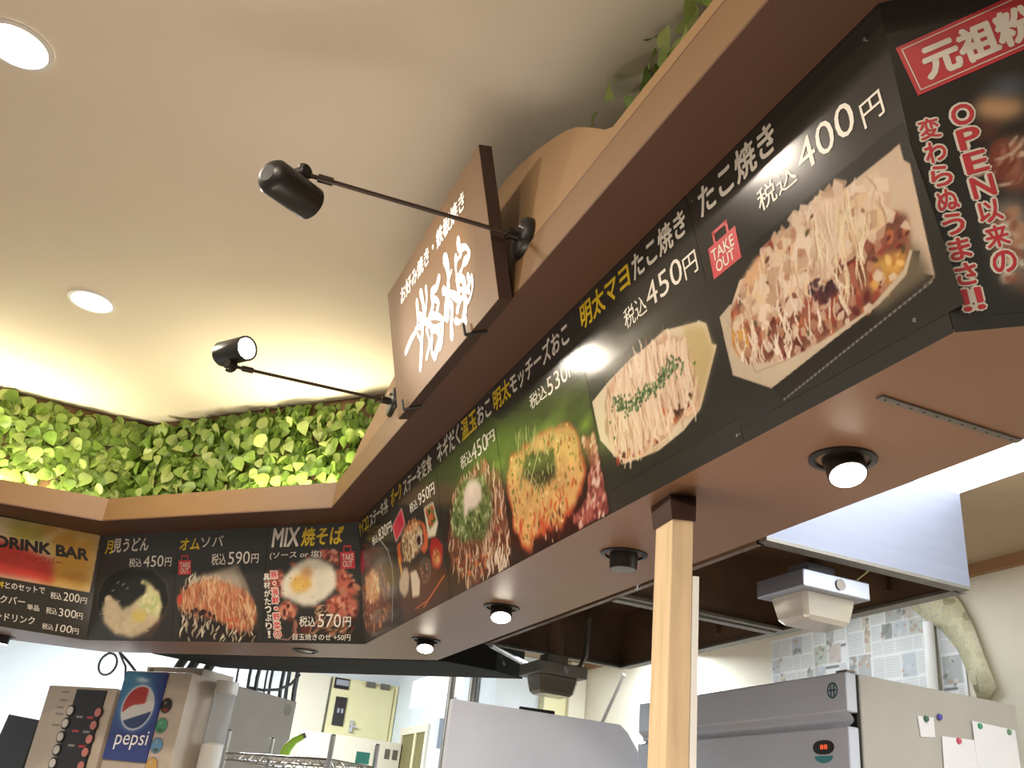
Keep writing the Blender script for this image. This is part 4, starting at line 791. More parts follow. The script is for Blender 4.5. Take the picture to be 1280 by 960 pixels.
def redbox():
    a = math.radians(16); r = Vector((math.cos(a), math.sin(a))); n_ = Vector((-r.y, r.x)); o = Vector((-0.0157, 0.3674))
    def quad(x0, y0, x1, y1, z): return [(*(o+r*x+n_*y), z) for x, y in ((x0, y0), (x1, y0), (x1, y1), (x0, y1))]
    MB().add(quad(0, 0, 0.62, 0.088, 0.0010), [(0, 1, 2, 3)]).build('slogan_box', MT['r'], rb)['label'] = 'red slogan box with a thin white frame'
    mb = MB(); e, w = 0.006, 0.0016
    for q in ((e, e, 0.614, e+w), (e, 0.082-w, 0.614, 0.082), (e, e, e+w, 0.082), (0.614-w, e, 0.614, 0.082)): mb.add(quad(*q, 0.0014), [(0, 1, 2, 3)])
    mb.build('box_frame', MT['w'], rb)
    letter_obj(rb, [line_text('元祖粉', 0.0005, 0.387, 0.158, 0.056, 14.7, 0.06, 0.05, 0.03)], 'w', 0, 0.0016)
redbox()

# ------------------------------------------------------------------ hanging sign
def hanging_sign():
    X = Vector((-1, 0, 0)); Y = Vector((0, 0.25, 1)).normalized(); M = Matrix((X, Y, X.cross(Y))).transposed().to_4x4(); M.translation = (2.755, -0.62, 2.692)
    t = thing('hanging_sign', 'brown sign board with big white brush characters, leaning out over the counter', 'sign', M=M)
    mb = MB().box((0.44, 0.2265, -0.0005), (0.878, 0.453, 0.001)); mb.build('sign_face', MT['sign'], t)
    MB().box((0.44, 0.2265, -0.019), (0.880, 0.455, 0.036)).build('sign_box', MT['signedge'], t)
    letter_obj(t, [line_text('お好み焼き・鉄板焼き', 0.135, 0.345, 0.61, 0.055, 0, 0.10, 0.03, 0.05)], 'signtext', 0, 0.0012)
    for g in STROKES:       # the two big brush characters, stroke by stroke
        mb = MB(); k = 0
        for w0, pts in g:
            P_ = [Vector((x, y, 0)) for x, y in pts]; fine = []
            for a in range(len(P_)-1):
                p0, p1, p2, p3 = P_[max(a-1, 0)], P_[a], P_[a+1], P_[min(a+2, len(P_)-1)]
                for q in range(5):
                    s = q/5; fine.append(0.5*((2*p1)+(p2-p0)*s+(2*p0-5*p1+4*p2-p3)*s*s+(3*p1-p0-3*p2+p3)*s**3))
            fine.append(P_[-1]); n = len(fine); z = 0.0012+3e-5*k; k += 1; vs = []
            for q, p in enumerate(fine):
                d = (fine[min(q+1, n-1)]-fine[max(q-1, 0)]).normalized(); s = q/(n-1)
                w = w0*0.00056*(0.62+0.38*abs(math.cos(3.0*s+0.2))+0.12*math.sin(9*s+k)); o_ = Vector((-d.y, d.x, 0))*w
                vs += [(*(p+o_)[:2], z), (*(p-o_)[:2], z)]
            mb.add(vs, [(2*q, 2*q+1, 2*q+3, 2*q+2) for q in range(n-1)])
            for c_ in (fine[0], fine[-1]): mb.add([(c_.x+w0*0.00046*math.cos(a), c_.y+w0*0.00046*math.sin(a), z+1.2e-5) for a in [2*math.pi*i_/10 for i_ in range(10)]], [tuple(range(10))])
        mb.build('brush_character', MT['signtext'], t)
    for x in (0.10, 0.67):
        mb = MB(); mb.tube([(x, -0.004, 0.012), (x+0.03, -0.004, -0.04)], 0.005, 8); mb.tube([(x, -0.004, 0.012), (x-0.004, 0.03, 0.012)], 0.004, 8); mb.build('bracket', MT['black'], t)
    MB().box((0.44, 0.10, -0.05), (0.7, 0.03, 0.028)).build('mounting_rail', MT['black'], t)
hanging_sign()

# ------------------------------------------------------------------ arm spotlights
def arm_spot(label, base, head, aim, rect):
    t = thing('arm_spotlight', label, 'spotlight', base, group='arm spotlights over the sign')
    B = Vector(base); H = Vector(head); A = Vector(aim); d = (A-H).normalized()
    L = lambda mb: local(t, mb)
    L(MB().tube([B, B+Vector((0, 0.012, 0)), B+Vector((0, 0.02, 0)), B+Vector((0, 0.024, 0))], [0.056, 0.056, 0.05, 0.03], 28)).build('base_plate', MT['black'], t, True)
    L(MB().tube([B+Vector((0, 0.02, 0)), B+Vector((0, 0.05, 0))], 0.013, 14).tube([B+Vector((-0.018, 0.045, 0)), B+Vector((0.018, 0.045, 0))], 0.008, 10)).build('swivel', MT['black'], t, True)
    for k in (-1, 1): L(MB().tube([B+Vector((0.02*k, 0.022, 0.02)), B+Vector((0.02*k, 0.032, 0.02))], 0.006, 10)).build('screw', MT['chrome'], t)
    up = Vector((0, 0, 1)); side = d.cross(up).normalized()
    J = H+Vector((0, 0, -0.055)) if rect else H+Vector((0, -0.015, 0.055))
    S = B+Vector((0, 0.05, 0))
    L(MB().tube([S, J], 0.0058, 12)).build('arm', MT['blackrod'], t, True)
    q = S.lerp(J, 0.86); q2 = S.lerp(J, 0.93); L(MB().tube([q, q2], 0.0105, 12)).build('arm_collar', MT['blackrod'], t, True)
    L(MB().tube([J+side*0.016, J-side*0.016], 0.017, 12).tube([J+Vector((0, 0, 0.02)), J-Vector((0, 0, 0.02))], 0.014, 12).tube([J, H], 0.012, 10)).build('knuckle', MT['black'], t, True)
    R = 0.043; a, b = H-d*0.075, H+d*0.065
    L(MB().tube([a-d*0.006, a, a+d*0.012, b-d*0.02, b, b-d*0.001, b-d*0.02], [0.02, R*0.8, R, R, R, R*0.86, R*0.84], 30, False).disc(a-d*0.006, -d, 0.0205, 30)).build('head', MT['black'], t, True)
    L(MB().disc(b-d*0.008, d, R*0.82, 26)).build('lamp_glass', MT['spotglass'], t)['label'] = 'glowing lamp face'
    lp = light('arm_spot_lamp', 'SPOT', tuple(b+d*0.01), 13, (1.0, 0.88, 0.72), tuple(A), size=0.03, spot=math.radians(62), blend=0.7)
    return t
arm_spot('black arm spotlight, nearer and larger, seen from behind with its lamp turned away', (1.852, -0.664, 2.872), (1.875, -0.078, 2.81), (2.25, -0.56, 2.88), False)
arm_spot('black arm spotlight, further one by the ivy, with its bright face showing', (3.05, -0.664, 2.878), (2.99, -0.075, 2.885), (2.25, -0.56, 2.86), True)

# ------------------------------------------------------------------ ceiling downlights of the hall
for k, (x, y) in enumerate(HALL):
    lb = ['round white ceiling downlight beyond the spotlights, smaller in view', 'round white ceiling downlight further along the ceiling', ''][0 if k == 1 else 1]
    t = thing('ceiling_downlight', ['bright round downlight in the ceiling at the top left corner', 'small round downlight in the ceiling above the far spotlight'][k] if k < 2 else ['round ceiling downlight level with the camera, out of frame', 'round ceiling downlight farthest behind the viewer', 'round ceiling downlight of the outer row, nearest the drinks side', 'middle round ceiling downlight of the outer row', 'round ceiling downlight of the outer row, behind the viewer'][k-2], 'downlight', (x, y, 3.398), group='hall ceiling downlights')
    mb = MB(); n = 36
    for r, z in ((0.100, 0), (0.100, -0.006), (0.086, -0.008), (0.084, -0.001)): mb.v += [(r*math.cos(2*math.pi*i/n), r*math.sin(2*math.pi*i/n), z) for i in range(n)]
    mb.f = [(j*n+i, j*n+(i+1) % n, (j+1)*n+(i+1) % n, (j+1)*n+i) for j in range(3) for i in range(n)]
    mb.build('trim_ring', MT['white'], t, True)
    MB().disc((0, 0, -0.003), (0, 0, -1), 0.084, 32).build('lamp_disc', MT['disc'], t)['label'] = 'glowing white disc'
# ------------------------------------------------------------------ soffit downlights
SD = [((1.281, -1.135), 'recessed black downlight, lit, largest and nearest in the brown soffit', 1), ((2.11, -1.13), 'recessed black downlight left of the wooden post, unlit', 0),
      ((2.951, -1.125), 'recessed downlight, lit, third from the near end of the long soffit', 1), ((3.764, -1.12), 'recessed downlight, lit, at the inner corner of the soffit', 1),
      ((4.56, -0.775), 'recessed downlight, unlit, under the board headed MIX', 0), ((5.80, 0.63), 'small lit downlight at the left edge, under the DRINK BAR board', 1)]
sd0 = None
for (x, y), lb, on in SD:
    t = thing('soffit_downlight', lb, 'downlight', (x, y, ZB), group='soffit downlights')
    n = 32; mb = MB()
    for r, z in ((0.062, 0.001), (0.062, -0.004), (0.050, -0.006), (0.046, 0.014)): mb.v += [(r*math.cos(2*math.pi*i/n), r*math.sin(2*math.pi*i/n), z) for i in range(n)]
    mb.f = [(j*n+i, j*n+(i+1) % n, (j+1)*n+(i+1) % n, (j+1)*n+i) for j in range(3) for i in range(n)]
    mb.build('trim_ring', MT['black'], t, True)
    d = Vector((-0.42, 0.10, -1)).normalized() if on else Vector((0, 0, -1)); c = Vector((0.0, 0.0, 0.0))
    if y > 0: d = Vector((0, 0, -1))
    MB().tube([c-d*0.012, c+d*(0.042 if on or x < 3 else 0.004)], [0.038, 0.036], 24).build('lamp_can', MT['black'], t, True)
    MB().disc(c+d*(0.0425 if on or x < 3 else 0.0045), d, 0.033, 24).build('lamp_face', MT['disc2'] if on else MT['darkglass'], t)['label'] = 'glowing lamp face' if on else 'unlit lamp face'
    if on: light('soffit_spot_lamp', 'SPOT', tuple(Vector((x, y, ZB))+d*0.06), 9, WARM, tuple(Vector((x, y, ZB))+d), size=0.03, spot=math.radians(100), blend=0.8)

# ------------------------------------------------------------------ ivy
def leaf_mesh(k):
    r = random.Random(k); mb = MB()
    prof = [(0.0, 0.10), (0.12, 0.34), (0.32, 0.47), (0.55, 0.43), (0.78, 0.25), (1.0, 0.0)]
    fold = 0.10+0.16*r.random(); droop = 0.15+0.3*r.random(); L_, R_, C_ = [], [], []
    for x, w in prof:
        z = -droop*x*x; w *= 0.9+0.2*r.random()
        C_.append((x-0.5, 0, z)); L_.append((x-0.5-0.03*w, w, z+fold*w)); R_.append((x-0.5-0.03*w, -w, z+fold*w))
    vs = C_+L_+R_; n = len(prof); fs = []
    for i in range(n-1):
        a = (i, i+1, n+i+1, n+i); b = (i, 2*n+i, 2*n+i+1, i+1)
        fs += [a if i < n-2 else (i, i+1, n+i), b if i < n-2 else (i, 2*n+i, i+1)]
    mb.add([(x, y, z) for x, y, z in vs], fs)
    me = bpy.data.meshes.new('leaf'); me.from_pydata(mb.v, [], mb.f); me.materials.append(MT['leaf']); me.update()
    me.polygons.foreach_set('use_smooth', [True]*len(me.polygons)); return me
LM = [leaf_mesh(k) for k in range(6)]
def leaf_matrix(pos, nrm, s, tilt=0.55, yaw=None):
    nrm = (Vector(nrm)+Vector((random.gauss(0, tilt), random.gauss(0, tilt), random.gauss(0, tilt)+0.25))).normalized()
    dn = Vector((random.gauss(0, .7), random.gauss(0, .7), -1)); X = (dn-nrm*dn.dot(nrm)).normalized(); Y = nrm.cross(X)
    M = Matrix((X*s, Y*s, nrm*s)).transposed().to_4x4(); M.translation = pos; return M
def ivy(label, a, b, z0, z1, nparts, nstuff, s=0.072, depth=0.05, front=1.0):
    a, b = Vector(a), Vector(b); t2 = (b-a).normalized(); L_ = (b-a).length; n2 = Vector((t2.y, -t2.x))
    if n2.x > 0 and abs(n2.x) > 0.1: n2 = -n2
    if abs(n2.x) <= 0.1 and n2.y < 0: n2 = -n2
    t = thing('artificial_ivy', label, 'ivy', (a.x, a.y, z0), group='ivy panels above the fascia')
    o3 = Vector((a.x, a.y, z0)); nrm = Vector((n2.x, n2.y, 0.0))
    mb = MB()
    p = [a+n2*0.003, b+n2*0.003]
    mb.add([(*(q-a), z) for q in p for z in (0, z1-z0-0.012)]+[(*(q+n2*0.008-a), z) for q in p for z in (0, z1-z0-0.012)], [(0, 2, 3, 1), (4, 5, 7, 6), (0, 1, 5, 4), (2, 6, 7, 3), (1, 3, 7, 5), (0, 4, 6, 2)])
    mb.build('backing_board', MT['backing'], t)
    def P(u, v, d): q = a+t2*u*L_+n2*d; return Vector((q.x, q.y, z0+v*(z1-z0)))-o3
    top = 0.945
    mb = MB()
    for i in range(nstuff):
        M = leaf_matrix(P(random.random(), random.random()*top, 0.012+random.random()*depth*0.5), nrm, s*(0.7+0.4*random.random()), 0.5)
        me = LM[i % 6]; mb.add([M @ v.co for v in me.vertices], [tuple(p_.vertices) for p_ in me.polygons])
    o = mb.build('foliage', MT['leaf'], t, True); o['kind'] = 'stuff'
    cols = max(1, round(math.sqrt(nparts*L_/(z1-z0)))); rows = math.ceil(nparts/cols); k = 0
    for r in range(rows):
        for c in range(cols):
            if k >= nparts: break
            u = (c+0.5+random.uniform(-.45, .45))/cols; v = (r+0.5+random.uniform(-.45, .45))/rows*top+0.01
            if v > 0.9 and random.random() < 0.2: v -= 0.1
            lf = bpy.data.objects.new('leaf', LM[random.randrange(6)]); COL.objects.link(lf); lf.parent = t
            lf.matrix_local = leaf_matrix(P(u, v, 0.03+random.random()*depth), nrm, s*(0.75+0.45*random.random()), 0.42); k += 1
    return t
ivy('green ivy wall above the middle boards, running up to the arch', (5.345, 0.205), (4.0, -0.962), 2.77, 3.398, 298, 1500, s=0.066)
ivy('green ivy wall at the far left above the DRINK BAR board', (5.335, 1.9), (5.345, 0.215), 2.77, 3.398, 298, 1700, s=0.066)
ivy('thin row of ivy leaf tips showing over the tan band at the top right', (1.88, -0.962), (0.66, -0.962), 2.80, 3.395, 200, 500, s=0.07, depth=0.125)
# cove tubes on the ledge behind the fascia
def cove(label, a, b):
    t = thing('cove_light', label, 'light', tuple(a), group='cove tubes behind the fascia')
    A, B = Vector(a), Vector(b); d = (B-A).normalized()
    local(t, MB().tube([A+Vector((0, 0, -0.012)), B+Vector((0, 0, -0.012))], 0.012, 8)).build('lamp_holder', MT['white'], t)
    local(t, MB().tube([A, B], 0.007, 10)).build('glow_tube', MT['tube'], t)
cove('yellow cove tube hidden behind the tan fascia below the middle ivy', (4.54, -0.345, 2.79), (4.08, -0.75, 2.79))
cove('yellow cove tube hidden behind the tan fascia at the far left', (5.2, 1.75, 2.79), (5.2, 0.55, 2.79))

# ------------------------------------------------------------------ pine post under the soffit
def post():
    c0 = Vector((1.628, -0.962)); ax = Vector((0.995, -0.10)).normalized(); ay = Vector((-0.35, -0.93)).normalized()
    A = Vector((1.562, -0.942)); e1 = Vector((0.078, -0.008)); e2 = Vector((-0.016, -0.040))
    t = thing('wooden_post', 'pale pine post standing under the brown soffit with a dark cap', 'post', (A.x, A.y, 0))
    q = [A, A+e1, A+e1+e2, A+e2]
    local(t, MB().prism([tuple(p) for p in q], 0.0, 2.115)).build('shaft', MT['post'], t, bevel=0.002)
    T0 = [Vector((1.646, -0.985)), Vector((1.748, -0.998)), Vector((1.727, -1.052)), Vector((1.625, -1.038))]
    B0 = [p*1.0 for p in [A+Vector((-0.004, 0.003)), A+e1+Vector((0.005, 0.003)), A+e1+e2+Vector((0.004, -0.003)), A+e2+Vector((-0.004, -0.003))]]
    m = MB().add([(*p, 2.112) for p in B0]+[(*p, ZB) for p in T0], [(3, 2, 1, 0), (4, 5, 6, 7), (0, 1, 5, 4), (1, 2, 6, 5), (2, 3, 7, 6), (3, 0, 4, 7)])
    local(t, m).build('cap', MT['cap'], t)['label'] = 'dark brown flared cap'
    s = A+e2*1.02; local(t, MB().prism([tuple(s), tuple(s+e1*0.9), tuple(s+e1*0.9+e2*0.28), tuple(s+e2*0.28)], 0.0, 2.0)).build('edge_strip', MT['white'], t)['label'] = 'narrow white strip down one side'
post()
# perforated strap screwed to the soffit
t = thing('perforated_strap', 'grey perforated metal strap screwed flat under the soffit at the right', 'metal strap', (1.045, -1.006, ZB))
MB().span((-0.008, -0.30, -0.004), (0.006, 0.0, -0.0005)).build('strap', MT['steelrim'], t)
mb = MB()
for k in range(11): mb.disc((-0.001, -0.012-k*0.027, -0.0044), (0, 0, -1), 0.0026, 8)
mb.build('hole', MT['dark'], t)['kind'] = 'stuff'

# ------------------------------------------------------------------ exhaust hood
def hood():
    X0, X1, XD = 2.0, 4.10, 2.87; Y0, Y1 = -1.50, -2.215; z = 2.30; zt = 2.585
    t = thing('exhaust_hood', 'large stainless exhaust hood over the kitchen with a dark greasy inside', 'hood', (X0, Y0, z))
    th = 0.012
    def b(n, a, c, m, lab=None, bev=0):
        o = local(t, MB().span(a, c)).build(n, MT[m], t, bevel=bev)
        if lab: o['label'] = lab
    b('side_panel', (X0, Y1, z), (X0+th, Y0, zt), 'hoodside', 'brushed steel outer side, brightly lit')
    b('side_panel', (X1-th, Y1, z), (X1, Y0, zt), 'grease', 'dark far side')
    b('front_panel', (X0+th, Y0-th, z), (X1-th, Y0, zt), 'steel'); b('back_panel', (X0+th, Y1, z), (X1-th, Y1+th, zt), 'grease')
    b('divider', (XD-0.008, Y1+th, z), (XD+0.008, Y0-th, zt), 'grease'); b('inner_liner', (X0+th, Y1+th, zt-0.03), (X1-th, Y0-th, zt-0.004), 'grease')
    b('inner_liner', (X0+th+.001, Y1+th, z+.03), (X0+th+.008, Y0-th, zt-0.03), 'grease')
    b('gutter', (X0, Y1, z-0.010), (X0+0.045, Y0, z), 'steelrim'); b('gutter', (X1-0.035, Y1, z-0.010), (X1, Y0, z), 'steelrim')
    b('gutter', (X0+.035, Y1-.02, z-0.010), (X1-.035, Y1+0.025, z), 'steelrim'); b('gutter', (X0+.035, Y0-0.02, z-0.010), (X1-.035, Y0, z), 'grease'); b('top_panel', (X0, Y1, zt+0.001), (X1, Y0, zt+0.01), 'steel'); b('gutter', (XD-0.035, Y1+.025, z-0.010), (XD-0.006, Y0-.02, z), 'steelrim'); b('gutter', (XD+0.006, Y1+.025, z-0.014), (XD+0.045, Y0-.02, z), 'steelrim')
    for x in (2.3, 2.62, 3.25, 3.6):      # baffle ribs on the back inside
        b('rib', (x, Y1+th, z+0.04), (x+0.018, Y1+th+0.02, zt-0.04), 'grease')
hood()
def jar_lamp(label, c, dirx, stem_top, dark):
    t = thing('jar_lamp', label, 'lamp', c, group='jar lamps under the hood')
    x, y, z = c; steel = 'steelrim' if dark else 'steel'
    P = lambda *a: Vector(a)-Vector(c)
    MB().box((0, 0, 0.028), (0.215, 0.235, 0.052)).build('housing', MT[steel], t, bevel=0.004)
    MB().tube([(-0.109, -0.01, 0.028), (-0.113, -0.01, 0.028)], 0.016, 16).build('screw_cap', MT['chrome'], t, True)
    mb = MB(); rings = [(0.080, 0.092, 0.0), (0.078, 0.090, -0.015), (0.068, 0.080, -0.062), (0.056, 0.068, -0.074)]; n = 8
    for a, b_, zz in rings:
        c_ = 0.012; mb.v += [(x_, y_, zz) for x_, y_ in ((a, b_-c_), (a-c_, b_), (-(a-c_), b_), (-a, b_-c_), (-a, -(b_-c_)), (-(a-c_), -b_), (a-c_, -b_), (a, -(b_-c_)))]
    mb.f = [(j*n+i, j*n+(i+1) % n, (j+1)*n+(i+1) % n, (j+1)*n+i) for j in range(3) for i in range(n)]+[tuple(range(3*n, 4*n))]
    mb.build('glass_jar', MT['darkglass' if dark else 'glass'], t)['label'] = 'frosted glass jar'
    MB().tube([(0, 0, -0.05), (0, 0, 0.0)], 0.026, 16).build('bulb', MT['white'], t, True)
    MB().box((0, 0, 0.075), (0.09, 0.10, 0.05)).build('neck', MT[steel], t, bevel=0.004)
    MB().tube([(0, 0, 0.09), (0, 0, stem_top-z)], 0.038 if dark else 0.028, 16).build('stem', MT['grease'], t, True)
    if dark: MB().tube([(0.02, -0.09, 0.055), (0.02, -0.14, 0.075), (0.02, -0.165, 0.13), (0.02, -0.17, 0.3)], 0.011, 10).build('conduit', MT['steelrim'], t, True)
    else: MB().tube([(-0.06, -0.10, 0.06), (-0.09, -0.16, 0.12)], 0.003, 8).build('hook_wire', MT['cream'], t)
jar_lamp('steel jar lamp hanging in the near bay of the hood, lit side showing', (2.19, -1.80, 2.215), 1, 2.55, False)
jar_lamp('dark jar lamp hanging in the far bay of the hood, left of the post', (3.88, -1.755, 2.155), 1, 2.55, True)
# dark duct casing behind the middle soffit
struct(MB().prism([(5.58, -0.13), (5.70, -0.52), (5.353, -0.927), (4.33, -1.80), (4.24, -1.62), (4.22, -1.36)], 2.205, 2.695).build('trim_7', MT['duct']))
t = thing('light_channel', 'thin pale metal channel between the dark casing and the hood', 'metal channel', (3.9, -1.45, 2.21))
local(t, MB().tube([(3.75, -1.40, 2.225), (4.12, -1.72, 2.24), (4.22, -1.85, 2.24)], 0.012, 8)).build('channel', MT['steel'], t)
local(t, MB().tube([(3.86, -1.49, 2.22), (3.87, -1.51, 2.19), (3.90, -1.53, 2.18)], 0.005, 8)).build('hook', MT['black'], t)
# small valve at the hood edge
t = thing('pipe_valve', 'small dark pipe fitting poking out at the hood edge beside the post', 'pipe fitting', (2.42, -1.345, 2.225))
MB().tube([(0, 0, 0.03), (0, 0, -0.005)], 0.009, 12).tube([(0, 0, -0.005), (0.0, -0.0, -0.02)], 0.006, 10).build('valve_body', MT['chrome'], t, True)
MB().box((0, 0.0, 0.036), (0.024, 0.024, 0.012)).build('valve_collar', MT['black'], t)

# kitchen ceiling light
t = thing('fluorescent_light', 'long glaring white fluorescent light on the kitchen ceiling beside the hood', 'ceiling light', (1.55, -1.95, 2.698))
MB().span((-0.68, -0.36, -0.03), (0.66, 0.42, 0.0)).build('housing', MT['white'], t)
MB().span((-0.67, -0.35, -0.066), (0.65, 0.41, -0.031)).build('diffuser', MT['fluor'], t)['label'] = 'glowing white diffuser'

# ------------------------------------------------------------------ refrigerator
def fridge():
    x0, x1, y0, y1, zt = 2.47, 3.80, -2.15, -2.885, 2.10
    t = thing('refrigerator', 'big stainless kitchen refrigerator with a beige side behind the post', 'refrigerator', (x0, y0, 0))
    b = lambda n, a, c, m, lab=None, bev=0: local(t, MB().span(a, c)).build(n, MT[m], t, bevel=bev)
    o = b('cabinet', (x0, y1, 0.08), (x1, y0-0.055, zt), 'fside', bev=0.006); o['label'] = 'beige enamelled cabinet side'
    b('gasket', (x0+0.006, y0-0.055, 0.1), (x1-0.006, y0-0.043, zt-0.004), 'dark'); 
    b('front_frame', (x0, y0-0.043, zt-0.125), (x1, y0, zt), 'steelf', bev=0.006)
    b('control_strip', (x0, y0-0.043, 1.80), (x1, y0, 1.932), 'steelf', bev=0.006)
    mb = MB(); n = 8
    for i in range(n+1):
        a = math.pi*i/n; yy = y0-0.006-0.020*math.sin(a); zz = 1.932+(zt-0.125-1.932)*i/n
        mb.v += [(x0+.002, yy, zz), (x1-.002, yy, zz)]
    mb.f = [(2*i, 2*i+2, 2*i+3, 2*i+1) for i in range(n)]; local(t, mb).build('finger_groove', MT['steelf'], t, True)
    for k, (a, c) in enumerate(((x0+0.004, (x0+x1)/2-0.003), ((x0+x1)/2+0.003, x1-0.004))):
        for z0_, z1_ in ((0.12, 0.95), (0.96, 1.79)):
            o = local(t, MB().span((a, y0-0.043, z0_), (c, y0+0.004, z1_))).build('door', MT['steelf'], t, bevel=0.005)
            hx = c-0.07 if k == 0 else a+0.07
            h = MB().span((hx-0.012, y0+0.004, z0_+0.25), (hx+0.012, y0+0.03, z1_-0.25)); local(t, h).build('handle', MT['chrome'], o) ; 
    mb = MB(); c = Vector((2.59, y0+0.001, 1.872)); mb.v = [(c.x+0.052*math.cos(a)*(abs(math.cos(a))**-0.3 if abs(math.cos(a)) > .2 else 1), c.y, c.z+0.022*math.sin(a)) for a in [2*math.pi*k/24 for k in range(24)]]; mb.f = [tuple(range(24))]
    local(t, mb).build('display', MT['k'], t)
    V, F = glyphs('88', 0.0); V = (V-V.min(0))/(V.max(0)-V.min(0))
    local(t, MB().add([(2.590-0.02+0.0+(0.035-x*0.035), y0+0.002, 1.866+y*0.014) for x, y in V], F)).build('red_digits', MT['led'], t)
    mb = MB(); mb.v = [(2.59+0.045*math.cos(a), y0+0.001, 1.846+0.022*math.sin(a)) for a in [math.pi+math.pi*k/12 for k in range(13)]]; mb.f = [tuple(range(13))]
    teal = mat('teal_print', srgb(60, 150, 160), 0.4); local(t, mb).build('teal_label', teal, t)
    mb = MB(); c = (2.535, y0+0.001, 2.045)
    for r in (0.026, 0.020): mb.v += [(c[0]+r*math.cos(a), c[1], c[2]+r*math.sin(a)) for a in [2*math.pi*k/24 for k in range(24)]]
    mb.f = [(i, (i+1) % 24, 24+(i+1) % 24, 24+i) for i in range(24)]; mb.span((c[0]-0.010, y0+0.0005, c[2]-0.018), (c[0]-0.005, y0+0.0015, c[2]+0.018)).span((c[0]+0.005, y0+0.0005, c[2]-0.018), (c[0]+0.010, y0+0.0015, c[2]+0.018)).span((c[0]-0.016, y0+0.0005, c[2]-0.002), (c[0]+0.016, y0+0.0015, c[2]+0.003))
    local(t, mb).build('round_emblem', mat('emblem_print', srgb(40, 90, 100), 0.4), t)
    for fx, fy in ((x0+.06, y0-.12), (x1-.06, y0-.12), (x0+.06, y1+.08), (x1-.06, y1+.08)): local(t, MB().tube([(fx, fy, 0), (fx, fy, 0.08)], 0.025, 12)).build('foot', MT['black'], t)
    b('hinge', (x0, y0-0.04, 2.10), (x0+0.05, y0-0.005, 2.106), 'steelrim')
fridge()
def note(label, corners, x=2.468, magnet=None):
    c = corners; t = tag(MB().add([(0, y-c[0][0], z-c[0][1]) for y, z in c]+[(0.0015, y-c[0][0], z-c[0][1]) for y, z in c], [(0, 1, 2, 3), (7, 6, 5, 4), (0, 4, 5, 1), (1, 5, 6, 2), (2, 6, 7, 3), (3, 7, 4, 0)]).build('paper_note', MT['paper'], None), label, 'paper note', 'notes on the refrigerator side')
    t.location = (x-0.0015, c[0][0], c[0][1])
    return t
note('small white note held by a magnet, nearest the refrigerator front', [(-2.435, 2.001), (-2.503, 2.005), (-2.502, 1.943), (-2.441, 1.937)])
note('white note hanging low in the middle of the refrigerator side', [(-2.530, 1.951), (-2.669, 1.957), (-2.676, 1.80), (-2.525, 1.80)], x=2.4665)
note('largest white sheet, at the back of the refrigerator side', [(-2.667, 2.018), (-2.860, 2.013), (-2.866, 1.80), (-2.674, 1.80)], x=2.4648)
for y, z, c, lb in ((-2.468, 1.996, (70, 110, 90), 'small green magnet on the small note'), (-2.527, 2.010, (90, 80, 170), 'small violet magnet beside the small note'), (-2.60, 1.945, (210, 90, 110), 'small pink magnet on the low note'),
                    (-2.70, 2.005, (60, 150, 110), 'small green magnet at the left of the largest sheet'), (-2.83, 2.003, (110, 150, 120), 'small green magnet at the right of the largest sheet')):
    o = MB().tube([(0, 0, 0), (-0.006, 0, 0)], [0.011, 0.008], 12).build('magnet', mat('magnet_plastic', srgb(*c), 0.4)); o.location = (2.4645, y, z); tag(o, lb, 'magnet')

# ------------------------------------------------------------------ newspaper sheets and white pipe on the kitchen wall
NS = [((4.10, 2.30), (3.76, 2.575), 'news', 'left one'), ((3.765, 2.30), (3.52, 2.60), 'news', 'second from the left'), ((3.525, 2.2), (3.36, 2.62), 'news', 'narrow one'),
      ((3.37, 2.15), (3.00, 2.62), 'news', 'widest one, left of the white pipe'), ((2.985, 2.15), (2.86, 2.56), 'news', 'right of the white pipe')]
def news_pic(w, h, seed, paper=(226, 228, 226)):
    r = random.Random(seed); p = Pic(0, 0, w, h, 0.005, paper); y = h-0.012
    while y > 0.02:
        bh = r.uniform(0.06, 0.12); x = 0.01
        while x < w-0.02:
            bw = min(r.uniform(0.05, 0.11), w-0.01-x); k = r.random(); y0 = max(0.006, y-bh)
            if k < 0.28:
                c = r.choice([(190, 198, 186), (204, 198, 178), (176, 180, 178), (200, 190, 182), (186, 194, 200), (150, 154, 150)]); p.poly([(x, y0), (x+bw-0.006, y0), (x+bw-0.006, y), (x, y)], c); p.speck([(x, y0), (x+bw-0.006, y0), (x+bw-0.006, y), (x, y)], 7, 0.009, [(210, 206, 196), (130, 134, 130), (186, 160, 140)])
            elif k < 0.40: p.line([(x, y-0.012), (x+bw-0.01, y-0.012)], 0.012, (120, 124, 126))
            else:
                for q in range(int((y-y0)/0.009)): p.line([(x, y-0.006-q*0.009), (x+bw-0.010, y-0.006-q*0.009)], 0.004, (176, 180, 180), 0.8)
            x += bw
        y -= bh+0.006
    f_ = vnoise(p.X*7, p.Y*7, seed % 8); p.a *= (0.95+0.1*f_)[..., None]
    return p
for i, ((xa, za), (xb, zb_), m_, lb) in enumerate(NS):
    w_, h_ = xa-xb, zb_-za
    o = news_pic(w_, h_, 11+i).build(None, 0, 0.0, 'newspaper_sheet', 'matte_print')
    for v in o.data.vertices: v.co.z = 0.004+0.004*math.sin(11*v.co.x+i)*math.sin(7*v.co.y+1)
    M_n = Matrix(((-1, 0, 0), (0, 0, 1), (0, 1, 0))).to_4x4(); M_n.translation = (xa, -3.094+0.0035*(i % 2), za); o.matrix_world = M_n
    tag(o, 'pale newspaper sheet taped to the kitchen wall, '+lb, 'newspaper', 'newspaper sheets on the kitchen wall')
